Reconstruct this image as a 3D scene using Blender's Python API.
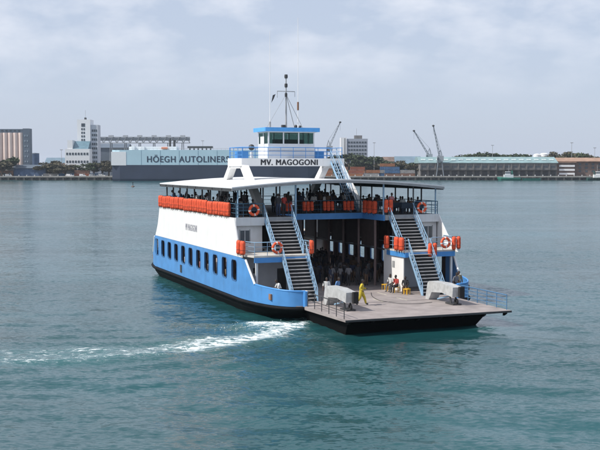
import bpy, bmesh, math, random
import numpy as np
from mathutils import Vector, Matrix, Quaternion
R = math.radians
for o in list(bpy.data.objects): bpy.data.objects.remove(o)
S = bpy.context.scene
C = S.collection
rng = random.Random(11)

# ------------------------------------------------------------------ camera
EYE = 10.402
cam = bpy.data.cameras.new('camera'); camo = bpy.data.objects.new('camera', cam); C.objects.link(camo)
cam.sensor_width = 36; cam.lens = 36*1027.6/600
cam.clip_start = .5; cam.clip_end = 20000
camo.location = (0, 0, EYE); camo.rotation_euler = (R(90-3.226), 0, 0)
S.camera = camo
S.render.resolution_x = 1024; S.render.resolution_y = 768

# ------------------------------------------------------------------ sky, sun, exposure
SUN_EL, SUN_AZ = R(47), R(-107)          # azimuth from +Y towards +X
W = bpy.data.worlds.new('World'); S.world = W; W.use_nodes = True
nt = W.node_tree; nt.nodes.clear()
def N(t, ty, **kw):
    n = t.nodes.new(ty)
    for k, v in kw.items(): setattr(n, k, v)
    return n
out = N(nt, 'ShaderNodeOutputWorld'); bg = N(nt, 'ShaderNodeBackground'); bg.inputs[1].default_value = .1
sky = N(nt, 'ShaderNodeTexSky', sky_type='NISHITA', sun_disc=False, sun_elevation=SUN_EL, sun_rotation=SUN_AZ,
        altitude=0, air_density=1.0, dust_density=1.5, ozone_density=1.0)
tc = N(nt, 'ShaderNodeTexCoord'); sep = N(nt, 'ShaderNodeSeparateXYZ'); nt.links.new(tc.outputs['Generated'], sep.inputs[0])
def wm(op, a, b=None):
    n = N(nt, 'ShaderNodeMath', operation=op)
    for i, x in enumerate((a, b)):
        if x is None: continue
        if isinstance(x, (int, float)): n.inputs[i].default_value = x
        else: nt.links.new(x, n.inputs[i])
    return n.outputs[0]
den = wm('ADD', wm('MAXIMUM', sep.outputs[2], 0.0), .40)
cx, cy = wm('DIVIDE', sep.outputs[0], den), wm('DIVIDE', sep.outputs[1], den)
comb = N(nt, 'ShaderNodeCombineXYZ'); nt.links.new(cx, comb.inputs[0]); nt.links.new(cy, comb.inputs[1])
n1 = N(nt, 'ShaderNodeTexNoise'); n1.inputs['Scale'].default_value = 5.5; n1.inputs['Detail'].default_value = 7; n1.inputs['Roughness'].default_value = .52
mp = N(nt, 'ShaderNodeMapping'); mp.inputs['Location'].default_value = (21.7, 8.8, 0); nt.links.new(comb.outputs[0], mp.inputs[0])
nt.links.new(mp.outputs[0], n1.inputs['Vector'])
cr = N(nt, 'ShaderNodeValToRGB'); cr.color_ramp.elements[0].position = .43; cr.color_ramp.elements[1].position = .72
nt.links.new(n1.outputs[0], cr.inputs[0])
veil = N(nt, 'ShaderNodeMix', data_type='RGBA'); veil.inputs[0].default_value = .72
nt.links.new(sky.outputs[0], veil.inputs[6]); veil.inputs[7].default_value = (6.35, 7.2, 9.0, 1)
cl = N(nt, 'ShaderNodeMix', data_type='RGBA'); fade = N(nt, 'ShaderNodeMapRange', interpolation_type='SMOOTHSTEP'); nt.links.new(sep.outputs[2], fade.inputs[0]); fade.inputs['From Min'].default_value = .04; fade.inputs['From Max'].default_value = .16   # low clouds drown in the haze
nt.links.new(wm('MULTIPLY', wm('MULTIPLY', cr.outputs[0], .80), fade.outputs[0]), cl.inputs[0])
nt.links.new(veil.outputs[2], cl.inputs[6]); cl.inputs[7].default_value = (9.7, 9.9, 10.6, 1)
nt.links.new(cl.outputs[2], bg.inputs[0]); nt.links.new(bg.outputs[0], out.inputs[0])

sl = bpy.data.lights.new('sun', 'SUN'); sl.energy = 4.6; sl.angle = R(.5); sl.color = (1, .95, .87)
so = bpy.data.objects.new('sun', sl); C.objects.link(so)
SD = Vector((math.sin(SUN_AZ)*math.cos(SUN_EL), math.cos(SUN_AZ)*math.cos(SUN_EL), math.sin(SUN_EL)))
so.rotation_euler = SD.to_track_quat('Z', 'Y').to_euler(); so.location = (-60, -10, 80)
S.view_settings.view_transform = 'Standard'; S.view_settings.look = 'None'
S.view_settings.exposure = 0.0; S.view_settings.gamma = 1; S.view_settings.use_curve_mapping = False
S.render.engine = 'CYCLES'
S.cycles.max_bounces = 8; S.cycles.volume_bounces = 1; S.cycles.transparent_max_bounces = 12

# ------------------------------------------------------------------ materials
MATS = {}
def pm(name, col, rough=.5, metal=0, var=.10, scale=2.0, bump=0, streak=0, streak_col=(.16, .08, .04), spec=.5):
    """painted / plain surface: colour with uneven patches, optional vertical stains and fine relief"""
    if name in MATS: return MATS[name]
    m = bpy.data.materials.new(name); MATS[name] = m; m.use_nodes = True; t = m.node_tree
    b = t.nodes['Principled BSDF']; b.inputs['Roughness'].default_value = rough; b.inputs['Metallic'].default_value = metal
    b.inputs['Specular IOR Level'].default_value = spec
    tc = N(t, 'ShaderNodeTexCoord'); no = N(t, 'ShaderNodeTexNoise'); no.inputs['Scale'].default_value = scale; no.inputs['Detail'].default_value = 6
    t.links.new(tc.outputs['Object'], no.inputs['Vector'])
    mr = N(t, 'ShaderNodeMapRange'); mr.inputs['From Min'].default_value = .3; mr.inputs['From Max'].default_value = .7
    mr.inputs['To Min'].default_value = 1-var; mr.inputs['To Max'].default_value = 1+var; t.links.new(no.outputs[0], mr.inputs[0])
    vm = N(t, 'ShaderNodeVectorMath', operation='SCALE'); vm.inputs[0].default_value = col; t.links.new(mr.outputs[0], vm.inputs['Scale'])
    src = vm.outputs[0]
    if streak:
        mpn = N(t, 'ShaderNodeMapping'); mpn.inputs['Scale'].default_value = (2.2, 2.2, .22); t.links.new(tc.outputs['Object'], mpn.inputs[0])
        n2 = N(t, 'ShaderNodeTexNoise'); n2.inputs['Scale'].default_value = 1.6; n2.inputs['Detail'].default_value = 8; n2.inputs['Roughness'].default_value = .65
        t.links.new(mpn.outputs[0], n2.inputs['Vector'])
        m2 = N(t, 'ShaderNodeMapRange'); m2.inputs['From Min'].default_value = .56; m2.inputs['From Max'].default_value = .80
        m2.inputs['To Max'].default_value = streak; t.links.new(n2.outputs[0], m2.inputs[0])
        mx = N(t, 'ShaderNodeMix', data_type='RGBA'); t.links.new(m2.outputs[0], mx.inputs[0]); t.links.new(src, mx.inputs[6])
        mx.inputs[7].default_value = (*streak_col, 1); src = mx.outputs[2]
    t.links.new(src, b.inputs['Base Color'])
    if bump:
        bp = N(t, 'ShaderNodeBump'); bp.inputs['Strength'].default_value = .6; bp.inputs['Distance'].default_value = bump
        t.links.new(no.outputs[0], bp.inputs['Height']); t.links.new(bp.outputs[0], b.inputs['Normal'])
    return m
WHITE = pm('white_paint', (.80, .80, .79), .45, var=.03, streak=.22, streak_col=(.42, .33, .26), scale=.8)
WHITE2 = pm('grey_white_paint', (.62, .64, .66), .5, var=.06, streak=.3, streak_col=(.35, .28, .22))
BLUE = pm('blue_paint', (.075, .255, .56), .42, var=.12, streak=.55, streak_col=(.07, .13, .22), scale=.9)
BLUE2 = pm('blue_trim_paint', (.07, .27, .62), .45, var=.08)
BLACK = pm('black_hull_paint', (.006, .006, .007), .7, var=.4, streak=.5, streak_col=(.028, .02, .017), spec=.15)
RAIL = pm('pale_blue_rail_paint', (.25, .40, .55), .45, var=.12)
RAILD = pm('teal_rail_paint', (.05, .13, .20), .5, var=.12)
DECK = pm('worn_deck_steel', (.29, .255, .245), .8, var=.22, scale=.9, streak=.4, streak_col=(.22, .17, .15), bump=.01)
LAND = pm('cream_landing_paint', (.55, .52, .48), .7, var=.12)
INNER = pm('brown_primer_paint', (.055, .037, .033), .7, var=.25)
RIBM = pm('faded_pink_frame_paint', (.17, .12, .115), .65, var=.2)
GREYD = pm('dark_grey_steel', (.045, .047, .05), .55, var=.2)
GREY = pm('grey_steel', (.30, .31, .32), .5, var=.15)
ROOFW = pm('white_roof_sheet', (.70, .71, .72), .55, var=.06, streak=.3, streak_col=(.4, .36, .32), scale=.5)
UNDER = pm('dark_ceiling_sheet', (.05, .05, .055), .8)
TREAD = pm('stair_tread_steel', (.40, .39, .38), .7, var=.2)
ORANGE = pm('orange_life_jacket_cloth', (.70, .09, .032), .75, var=.35, scale=3)
STRAP = pm('dark_strap', (.03, .015, .012), .8)
ARMM = pm('weathered_grey_arm_paint', (.42, .43, .43), .55, var=.18, scale=3, streak=.4, streak_col=(.28, .22, .18))
RUBBER = pm('black_rubber', (.012, .012, .013), .8)
LETTER = pm('black_letter_paint', (.02, .022, .03), .5)
LETTERG = pm('grey_letter_paint', (.33, .33, .37), .5)
YELLOWP = pm('yellow_plastic', (.75, .42, .03), .5)
TRANS = {}
def glass(name, tint, mixf):
    m = bpy.data.materials.new(name); m.use_nodes = True; t = m.node_tree; t.nodes.clear()
    o = N(t, 'ShaderNodeOutputMaterial'); mx = N(t, 'ShaderNodeMixShader'); tr = N(t, 'ShaderNodeBsdfTransparent'); p = N(t, 'ShaderNodeBsdfPrincipled')
    tr.inputs[0].default_value = (*tint, 1); p.inputs['Base Color'].default_value = (.02, .03, .035, 1); p.inputs['Roughness'].default_value = .06
    mx.inputs[0].default_value = mixf
    t.links.new(tr.outputs[0], mx.inputs[1]); t.links.new(p.outputs[0], mx.inputs[2]); t.links.new(mx.outputs[0], o.inputs[0]); MATS[name] = m
    return m
GLASS = glass('tinted_window_glass', (.62, .78, .74), .28)

# ------------------------------------------------------------------ mesh helpers
class MB:
    def __init__(s): s.v = []; s.f = []; s.m = []; s.sm = []
    def add(s, vs, fs, mi=0, smooth=False):
        k = len(s.v); s.v += [tuple(p) for p in vs]
        for f in fs: s.f.append([k+i for i in f]); s.m.append(mi); s.sm.append(smooth)
        return s
    def box(s, x0, x1, y0, y1, z0, z1, mi=0):
        return s.add([(x0,y0,z0),(x1,y0,z0),(x1,y1,z0),(x0,y1,z0),(x0,y0,z1),(x1,y0,z1),(x1,y1,z1),(x0,y1,z1)],
                     [(0,3,2,1),(4,5,6,7),(0,1,5,4),(1,2,6,5),(2,3,7,6),(3,0,4,7)], mi)
    def hexa(s, bot, top, mi=0):
        return s.add(list(bot)+list(top), [(3,2,1,0),(4,5,6,7),(0,1,5,4),(1,2,6,5),(2,3,7,6),(3,0,4,7)], mi)
    def prism(s, poly, ax, a, b, mi=0):
        f = {'x': lambda p, t: (t, p[0], p[1]), 'y': lambda p, t: (p[0], t, p[1]), 'z': lambda p, t: (p[0], p[1], t)}[ax]
        n = len(poly)
        return s.add([f(p, a) for p in poly]+[f(p, b) for p in poly],
                     [list(range(n))[::-1], list(range(n, 2*n))]+[(i, (i+1) % n, n+(i+1) % n, n+i) for i in range(n)], mi)
    def tube(s, pts, r, n=6, mi=0, cap=True, smooth=True):
        pts = [Vector(p) for p in pts]; rr = r if isinstance(r, (list, tuple)) else [r]*len(pts); vs = []; fs = []; up = None
        for i, p in enumerate(pts):
            d = (pts[min(i+1, len(pts)-1)]-pts[max(i-1, 0)]).normalized()
            if up is None or abs(up.dot(d)) > .98: up = Vector((0, 0, 1)) if abs(d.z) < .9 else Vector((1, 0, 0))
            a = d.cross(up).normalized(); b = a.cross(d).normalized(); up = b
            for k in range(n):
                t = 2*math.pi*k/n; vs.append(p+(a*math.cos(t)+b*math.sin(t))*rr[i])
        for i in range(len(pts)-1):
            for k in range(n): fs.append((i*n+k, i*n+(k+1) % n, (i+1)*n+(k+1) % n, (i+1)*n+k))
        s.add(vs, fs, mi, smooth)
        if cap: s.add(vs[:n], [tuple(range(n))[::-1]], mi); s.add(vs[-n:], [tuple(range(n))], mi)
        return s
    def lathe(s, prof, c=(0,0,0), n=16, mi=0, smooth=True, capb=True, capt=True):
        vs = []; fs = []
        for r, z in prof:
            for k in range(n): t = 2*math.pi*k/n; vs.append((c[0]+r*math.cos(t), c[1]+r*math.sin(t), c[2]+z))
        for i in range(len(prof)-1):
            for k in range(n): fs.append((i*n+k, i*n+(k+1) % n, (i+1)*n+(k+1) % n, (i+1)*n+k))
        s.add(vs, fs, mi, smooth)
        if capb: s.add(vs[:n], [tuple(range(n))[::-1]], mi)
        if capt: s.add(vs[-n:], [tuple(range(n))], mi)
        return s
    def ball(s, c, r, n=8, m=5, mi=0):
        r = (r, r, r) if isinstance(r, (int, float)) else r; vs = [(c[0], c[1], c[2]-r[2])]; fs = []
        for i in range(1, m):
            a = math.pi*i/m-math.pi/2
            for k in range(n): t = 2*math.pi*k/n; vs.append((c[0]+r[0]*math.cos(a)*math.cos(t), c[1]+r[1]*math.cos(a)*math.sin(t), c[2]+r[2]*math.sin(a)))
        vs.append((c[0], c[1], c[2]+r[2])); L = len(vs)-1
        for k in range(n):
            fs.append((0, 1+(k+1) % n, 1+k)); fs.append((L, L-n+k, L-n+(k+1) % n))
            for i in range(m-2): fs.append((1+i*n+k, 1+i*n+(k+1) % n, 1+(i+1)*n+(k+1) % n, 1+(i+1)*n+k))
        return s.add(vs, fs, mi, True)
    def torus(s, c, Rr, r, axis='x', n=18, k=6, mi=0, mif=None):
        vs = []; 
        for i in range(n):
            a = 2*math.pi*i/n
            for j in range(k):
                b = 2*math.pi*j/k; q = Rr+r*math.cos(b); p = (r*math.sin(b), q*math.cos(a), q*math.sin(a))
                if axis == 'y': p = (p[1], p[0], p[2])
                if axis == 'z': p = (p[1], p[2], p[0])
                vs.append((c[0]+p[0], c[1]+p[1], c[2]+p[2]))
        for i in range(n):
            s.add([], [], mi)
        K = len(s.v); s.v += vs
        for i in range(n):
            for j in range(k):
                s.f.append([K+i*k+j, K+((i+1) % n)*k+j, K+((i+1) % n)*k+(j+1) % k, K+i*k+(j+1) % k]); s.m.append(mif(i) if mif else mi); s.sm.append(True)
        return s
    def mesh(s, name, mats):
        me = bpy.data.meshes.new(name); me.from_pydata(s.v, [], s.f)
        for m in (mats if isinstance(mats, (list, tuple)) else [mats]): me.materials.append(m)
        me.polygons.foreach_set('material_index', s.m); me.polygons.foreach_set('use_smooth', s.sm)
        bm = bmesh.new(); bm.from_mesh(me); bmesh.ops.recalc_face_normals(bm, faces=bm.faces); bm.to_mesh(me); bm.free()
        return me
    def build(s, name, mats, parent=None, loc=None):
        o = bpy.data.objects.new(name, s.mesh(name, mats)); C.objects.link(o)
        if parent: o.parent = parent
        if loc: o.location = loc
        return o
def tag(o, label=None, cat=None, group=None, kind=None):
    if label: o['label'] = label
    if cat: o['category'] = cat
    if group: o['group'] = group
    if kind: o['kind'] = kind
    return o
def empty(name, loc=(0,0,0), rz=0):
    o = bpy.data.objects.new(name, None); C.objects.link(o); o.location = loc; o.rotation_euler = (0, 0, rz); o.empty_display_size = .5
    return o
def inst(name, me, parent=None, loc=(0,0,0), rz=0, scale=None):
    o = bpy.data.objects.new(name, me); C.objects.link(o); o.parent = parent; o.location = loc; o.rotation_euler = (0, 0, rz)
    if scale: o.scale = scale
    return o
def dup(root, loc, rz=0, scale=None):
    r = root.copy(); C.objects.link(r); r.location = loc; r.rotation_euler = (0, 0, rz)
    if scale: r.scale = scale
    for ch in list(root.children):
        c = ch.copy(); C.objects.link(c); c.parent = r
        for g in ch.children:
            d = g.copy(); C.objects.link(d); d.parent = c
    return r
ORD = ['first', 'second', 'third', 'fourth', 'fifth', 'sixth', 'seventh', 'eighth', 'ninth', 'tenth', 'eleventh', 'twelfth', 'thirteenth',
       'fourteenth', 'fifteenth', 'sixteenth', 'seventeenth', 'eighteenth', 'nineteenth', 'twentieth']
def letters(txt, width, height, mat, parent, loc, rz=0, bold=.0, depth=.02):
    """raised letters in the local XZ plane facing -Y, centred on loc, each its own part"""
    cu = bpy.data.curves.new('letter', 'FONT'); cu.body = txt; cu.extrude = depth; cu.space_character = 1.12
    o = bpy.data.objects.new('letter', cu); C.objects.link(o)
    dg = bpy.context.evaluated_depsgraph_get(); me = bpy.data.meshes.new_from_object(o.evaluated_get(dg)); bpy.data.objects.remove(o)
    a = np.array([v.co for v in me.vertices]); lo, hi = a.min(0), a.max(0); a = a-(lo+hi)/2
    a[:, 0] *= width/(hi[0]-lo[0]); a[:, 1] *= height/(hi[1]-lo[1]); b = np.stack([a[:, 0], -a[:, 2], a[:, 1]], 1)
    iv = sorted((min(b[i][0] for i in p.vertices), max(b[i][0] for i in p.vertices)) for p in me.polygons); gl = []
    for x0, x1 in iv:
        if gl and x0 <= gl[-1][1]+1e-5: gl[-1][1] = max(gl[-1][1], x1)
        else: gl.append([x0, x1])
    rot = Matrix.Rotation(rz, 3, 'Z')
    for x0, x1 in gl:
        m_ = MB(); c = (x0+x1)/2
        for q_, (sx_, sz_) in enumerate(((0, 0), (bold, 0), (-bold, 0), (0, bold*.6)) if bold else ((0, 0),)):     # thick strokes
            mp_ = {}
            for p in me.polygons:
                if x0-1e-4 <= b[p.vertices[0]][0] <= x1+1e-4:
                    f = []
                    for i in p.vertices:
                        if i not in mp_: mp_[i] = len(m_.v); m_.v.append((b[i][0]-c+sx_, b[i][1]-.0022*q_, b[i][2]+sz_))
                        f.append(mp_[i])
                    m_.f.append(f); m_.m.append(0); m_.sm.append(False)
        inst('letter', m_.mesh('letter', mat), parent, Vector(loc)+rot @ Vector((c, 0, 0)), rz)

# ================================================================== SETTING
# ------------------------------------------------------------------ water
QY = 815.0                                        # face of the far quay
FY, FX, YAW = 74.736, -4.798, .376                # ferry position and heading
FROT = YAW-math.pi/2
FM = Matrix.Translation((FX, FY, 0)) @ Matrix.Rotation(FROT, 4, 'Z')
def ship_uv(x, y):
    dx, dy = x-FX, y-FY
    return dx*math.sin(YAW)-dy*math.cos(YAW), dx*math.cos(YAW)+dy*math.sin(YAW)
def axis(lo, hi, step, far_lo, far_hi):
    a = list(np.arange(lo, hi+1e-6, step)); s = step
    while a[-1] < far_hi: s *= 1.22; a.append(min(a[-1]+s, far_hi))
    s = step
    while a[0] > far_lo: s *= 1.22; a.insert(0, max(a[0]-s, far_lo))
    return np.array(a)
xs = axis(-36, 40, .32, -4200, 4200); ys = axis(30, 112, .32, -420, QY+6)
gx, gy = np.meshgrid(xs, ys)
du, dv = gx-FX, gy-FY
U = du*math.sin(YAW)-dv*math.cos(YAW); V = du*math.cos(YAW)+dv*math.sin(YAW)
npr = np.random.RandomState(4)
def waves(x, y, L, n, amp, main):
    h = np.zeros_like(x)
    for i in range(n):
        a = main+npr.normal(0, .55); l = L*npr.uniform(.6, 1.5); k = 2*math.pi/l
        h += amp*l/L*np.sin(k*(x*math.cos(a)+y*math.sin(a))+npr.uniform(0, 6.28))
    return h/math.sqrt(n)
near = np.clip(1-(np.abs(gx)-22)/16, 0, 1)*np.clip(1-(gy-62)/46, 0, 1)*np.clip((gy-30)/4, 0, 1)
hz = (waves(gx, gy, 4.5, 9, .050, 1.2)+waves(gx, gy, 1.9, 9, .020, 1.5))*near
# wake: a streak of churned water leaving the bow corner to the left, and wash round the hull
wy = 53.8+10.4*np.exp((gx+1.2)/5.5)
wd = gy-wy
ww = np.where(gx > -9, 1.25, 1.25+(-9-gx)*.03)*np.clip(1+(gx+9)*.06, 1, 1.5)
wlen = np.clip((1.6-gx)/1.5, 0, 1)*np.clip((gx+60)/40, .0, 1)
streak = (np.exp(-np.where(wd > 0, wd/(ww*1.5), wd/(ww*.85))**2)*.62+.46*np.exp(-np.where(wd > 0, wd/(ww*3.6), wd/(ww*1.9))**2))*wlen
streak *= np.where(gx > -5, .95, np.clip(.95+(gx+5)*.05, .60, 1))
crest = np.exp(-((gx+2.6)/1.6)**2-((gy-66.8)/1.2)**2)
arms2 = .42*np.exp(-((gy-(61.5+.55*(gx+2)))/1.0)**2)*np.clip((gx+3)/2, 0, 1)*np.clip((9-gx)/5, 0, 1)
ins = (U < 7.6)&(U > -30.3)&(V > -.2)&(V < 17.2)
dhull = np.where((U > -25)&(U < 6), -V, 9); rim = np.where((dhull > -.3)&(dhull < 1.6), .34*(1-np.clip(dhull, 0, 1.6)/1.6), 0)*np.where(U < -15, 1, .25)
bowr = .70*np.exp(-((U-14.0)/1.3)**2-((V-12.6)/.9)**2)
calm = np.clip(np.exp(-((U-12)/8.5)**4-((V-8.5)/8.0)**4), 0, 1)
band2 = .40*np.exp(-((wd-2.6-.03*(-2-gx))/1.3)**2)*np.clip((-1-gx)/4, 0, 1)*np.clip((gx+26)/14, 0, 1)
foam = np.clip(streak+crest*.9+arms2+rim+bowr+band2, 0, 1.4)
hz *= 1-.6*calm
hz += streak*.10*near+crest*.20+bowr*.12
hz += .05*np.sin((wd+gx*.15)*2.4)*np.exp(-(wd/9)**2)*near
nx, ny = len(xs), len(ys)
verts = np.stack([gx, gy, hz], -1).reshape(-1, 3)
idx = np.arange(nx*ny).reshape(ny, nx)
faces = np.stack([idx[:-1, :-1], idx[:-1, 1:], idx[1:, 1:], idx[1:, :-1]], -1).reshape(-1, 4)
me = bpy.data.meshes.new('water'); me.from_pydata(verts.tolist(), [], faces.tolist())
me.polygons.foreach_set('use_smooth', [True]*len(me.polygons))
at_ = me.attributes.new('foam', 'FLOAT', 'POINT'); at_.data.foreach_set('value', foam.ravel().astype(np.float32))
a2_ = me.attributes.new('calm', 'FLOAT', 'POINT'); a2_.data.foreach_set('value', calm.ravel().astype(np.float32))
water = bpy.data.objects.new('water', me); C.objects.link(water); tag(water, 'teal harbour water with fine ripples and a wake', None, None, 'structure')
m = bpy.data.materials.new('harbour_water'); m.use_nodes = True; t = m.node_tree; b = t.nodes['Principled BSDF']
b.inputs['IOR'].default_value = 1.33; b.inputs['Roughness'].default_value = .07
tc = N(t, 'ShaderNodeTexCoord')
def noise(scale, detail, stretch, rough=.55, dist=0):
    mpn = N(t, 'ShaderNodeMapping'); mpn.inputs['Scale'].default_value = stretch; t.links.new(tc.outputs['Object'], mpn.inputs[0])
    n = N(t, 'ShaderNodeTexNoise'); n.inputs['Scale'].default_value = scale; n.inputs['Detail'].default_value = detail
    n.inputs['Roughness'].default_value = rough; n.inputs['Distortion'].default_value = dist; t.links.new(mpn.outputs[0], n.inputs['Vector']); return n.outputs[0]
def mth(op, a, b=None, clamp=False):
    n = N(t, 'ShaderNodeMath', operation=op, use_clamp=clamp)
    for i, x in enumerate((a, b)):
        if x is None: continue
        if isinstance(x, (int, float)): n.inputs[i].default_value = x
        else: t.links.new(x, n.inputs[i])
    return n.outputs[0]
def mrange(x, a0, a1, b0, b1):
    n = N(t, 'ShaderNodeMapRange'); t.links.new(x, n.inputs[0])
    for k, v in zip(('From Min', 'From Max', 'To Min', 'To Max'), (a0, a1, b0, b1)): n.inputs[k].default_value = v
    return n.outputs[0]
big = noise(.018, 4, (.55, 1.3, 1), .5, .6)                       # slicks and ruffled patches
patch = mrange(big, .38, .62, .36, 1.15)
ca = N(t, 'ShaderNodeAttribute'); ca.attribute_name = 'calm'
at = N(t, 'ShaderNodeAttribute'); at.attribute_name = 'foam'
fn = noise(2.6, 10, (.6, 1.2, 1), .82, .5)
fmask = mth('ADD', at.outputs['Fac'], mth('MULTIPLY', mth('SUBTRACT', fn, .5), 4.6))
fmask = mth('MULTIPLY', mrange(fmask, .80, 1.15, 0, 1), mrange(at.outputs['Fac'], .10, .45, 0, 1), True)
# wave slopes at three scales tilt the surface directly, so that far water stays as ruffled as near water
def vop(op, a, b=None, sc=None):
    n = N(t, 'ShaderNodeVectorMath', operation=op)
    for k, x in enumerate((a, b)):
        if x is None: continue
        if isinstance(x, tuple): n.inputs[k].default_value = x
        else: t.links.new(x, n.inputs[k])
    if sc is not None:
        if isinstance(sc, (int, float)): n.inputs['Scale'].default_value = sc
        else: t.links.new(sc, n.inputs['Scale'])
    return n.outputs[0]
def slope(scale, detail, stretch, amp, rough=.55, dist=.2):
    n = noise(scale, detail, stretch, rough, dist).node
    return vop('MULTIPLY', vop('SUBTRACT', n.outputs['Color'], (.5, .5, .5)), (amp*.8, amp*1.25, 0))
sl_ = vop('ADD', slope(.055, 2, (.35, 1.5, 1), .20), vop('ADD', slope(.22, 2, (.65, 1.2, 1), .16), vop('ADD', slope(.9, 3, (.6, 1.3, 1), .32), slope(4.2, 3, (.6, 1.3, 1), .74))))
amp_ = mth('MULTIPLY', patch, mrange(ca.outputs['Fac'], 0, 1, 1, .16))
amp_ = mth('ADD', amp_, mth('MULTIPLY', at.outputs['Fac'], .8))
geo = N(t, 'ShaderNodeNewGeometry')
nv = vop('NORMALIZE', vop('ADD', geo.outputs['Normal'], vop('SCALE', sl_, None, amp_)))
t.links.new(nv, b.inputs['Normal'])
mx0 = N(t, 'ShaderNodeMix', data_type='RGBA'); t.links.new(mrange(noise(.03, 3, (.6, 1.2, 1)), .35, .65, 0, 1), mx0.inputs[0])
mx0.inputs[6].default_value = (.008, .050, .053, 1); mx0.inputs[7].default_value = (.013, .080, .090, 1)
aer = N(t, 'ShaderNodeMix', data_type='RGBA'); t.links.new(mth('MULTIPLY', at.outputs['Fac'], .45, True), aer.inputs[0])
t.links.new(mx0.outputs[2], aer.inputs[6]); aer.inputs[7].default_value = (.12, .26, .27, 1)
mx = N(t, 'ShaderNodeMix', data_type='RGBA'); t.links.new(fmask, mx.inputs[0]); t.links.new(aer.outputs[2], mx.inputs[6]); mx.inputs[7].default_value = (.72, .77, .78, 1)
t.links.new(mx.outputs[2], b.inputs['Base Color']); t.links.new(mrange(fmask, 0, 1, .16, .8), b.inputs['Roughness'])
me.materials.append(m)
# spray thrown up at the bow wave
fo = MB(); FOAM = pm('white_foam', (.82, .85, .86), .8)
for i in range(420):
    q = rng.random()
    x = -2.6+rng.gauss(0, 1.2); y = 66.8+(x+2.6)*.2+rng.gauss(0, .8); hgt = max(0, .20*math.exp(-((x+2.6)/1.6)**2-((y-66.8)/1.2)**2))
    z = hgt+rng.random()**3*.16-.05; r = rng.uniform(.012, .045)
    fo.add([(x+r, y, z-r*.5), (x-r*.5, y+r*.8, z-r*.5), (x-r*.5, y-r*.8, z-r*.5), (x, y, z+r)], [(0, 2, 1), (0, 1, 3), (1, 2, 3), (2, 0, 3)], 0, True)
tag(fo.build('wake_spray', FOAM), 'white spray tossed up beside the blue bow corner', 'spray', None, 'stuff')

# ------------------------------------------------------------------ far shore
GROUND = pm('dusty_quay_ground', (.25, .22, .19), .9, var=.25, scale=.05)
land = MB(); land.add([(-4200, QY+3, 2.6), (4200, QY+3, 2.6), (4200, 4700, 2.6), (-4200, 4700, 2.6)], [(0, 1, 2, 3)])
tag(land.build('ground', GROUND), 'dusty ground of the port behind the quay', None, None, 'structure')
CONC = pm('quay_concrete', (.34, .32, .29), .85, var=.2, scale=.3, streak=.5, streak_col=(.12, .10, .08))
CONCD = pm('stained_quay_wall', (.085, .08, .075), .9, var=.35, scale=.4)
quay = empty('quay_wall', (0, QY, 0)); tag(quay, 'long concrete quay wall lining the far shore', 'quay')
MB().box(-1400, 1400, .6, 3.0, -2, 2.3).build('wall', CONCD, quay)
MB().box(-1400, 1400, -.4, 3.4, 2.3, 3.3).build('coping', CONC, quay)
pile_me = MB().box(-.7, .7, -.3, .6, -2, 2.3).mesh('pile', CONCD)
tyre_me = MB().torus((0, -.75, 1.4), .75, .3, 'y', 12, 6).mesh('fender', RUBBER)
boll_me = MB().lathe([(.35, 0), (.3, .5), (.5, .6), (.5, .8), (.1, .9)], (0, 0, 0), 8).mesh('bollard', WHITE2)
x = -262
while x < 262:
    inst('pile', pile_me, quay, (x, 0, 0))
    if not -150 < x < 10:
        inst('fender', tyre_me, quay, (x+2.4, 0, 0)); inst('bollard', boll_me, quay, (x+2, .6, 3.3))
    x += 6.2
F = 1027.6
def P(px, py, D): return ((px-300)/F*D, EYE+(167.1-py)/F*D)        # metres east and up of a bearing at distance D
def flat(px0, px1, D): return (px0-300)/F*D, (px1-300)/F*D

def windows(parent, x0, x1, z0, z1, nc, nr, y, w, hh, mat, name='window', face='y'):
    me_ = MB()
    if face == 'y': me_.box(-w/2, w/2, -.12, .12, -hh/2, hh/2)
    else: me_.box(-.12, .12, -w/2, w/2, -hh/2, hh/2)
    me_ = me_.mesh(name, mat)
    for i in range(nc):
        for j in range(nr):
            a = x0+(x1-x0)*(i+.5)/nc; z = z0+(z1-z0)*(j+.5)/nr
            inst(name, me_, parent, (a, y, z) if face == 'y' else (y, a, z))
WIN = pm('dark_far_window', (.06, .075, .09), .25)
FWHITE = pm('far_white_render', (.78, .79, .80), .7, var=.04)
# grain silo
SILO = pm('pale_pink_silo_concrete', (.72, .58, .52), .85, var=.08, scale=.1, streak=.25, streak_col=(.3, .25, .23))
SLATE = pm('slate_sheet_cladding', (.10, .13, .17), .7, var=.12, scale=.1)
D = 850
x0, x1 = flat(-22, 24.5, D); _, zt = P(0, 133, D); _, zh = P(0, 129.3, D)
silo = empty('grain_silo', (x0, D, 2.6)); tag(silo, 'row of tall pinkish concrete grain silos with slate top and end tower', 'silo')
n = 9; dw = (x1-x0)/n
cyl_me = MB().lathe([(dw*.5, 0), (dw*.5, zt-2.6)], (0, 0, 0), 20).mesh('silo_cell', SILO)
for i in range(n): inst('silo_cell', cyl_me, silo, (dw*(i+.5), 0, 0))
xe = flat(31, 0, D)[0]-x0
MB().box(0, xe-5.6, -1.2, 5, zt-2.6, zh-2.6).build('top_gallery', SLATE, silo)
MB().box(xe-5.4, xe, -2.4, 6, 0, zh-2.2).build('end_tower', SLATE, silo)
windows(silo, 2, xe-7, zt-1.8, zh-3.0, 10, 1, -1.25, 1.6, 1.1, WIN)
windows(silo, xe-4.6, xe-.8, 6, zh-6, 2, 7, -2.45, 1.0, 1.5, pm('pale_far_window', (.25, .3, .35), .3))

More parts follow.
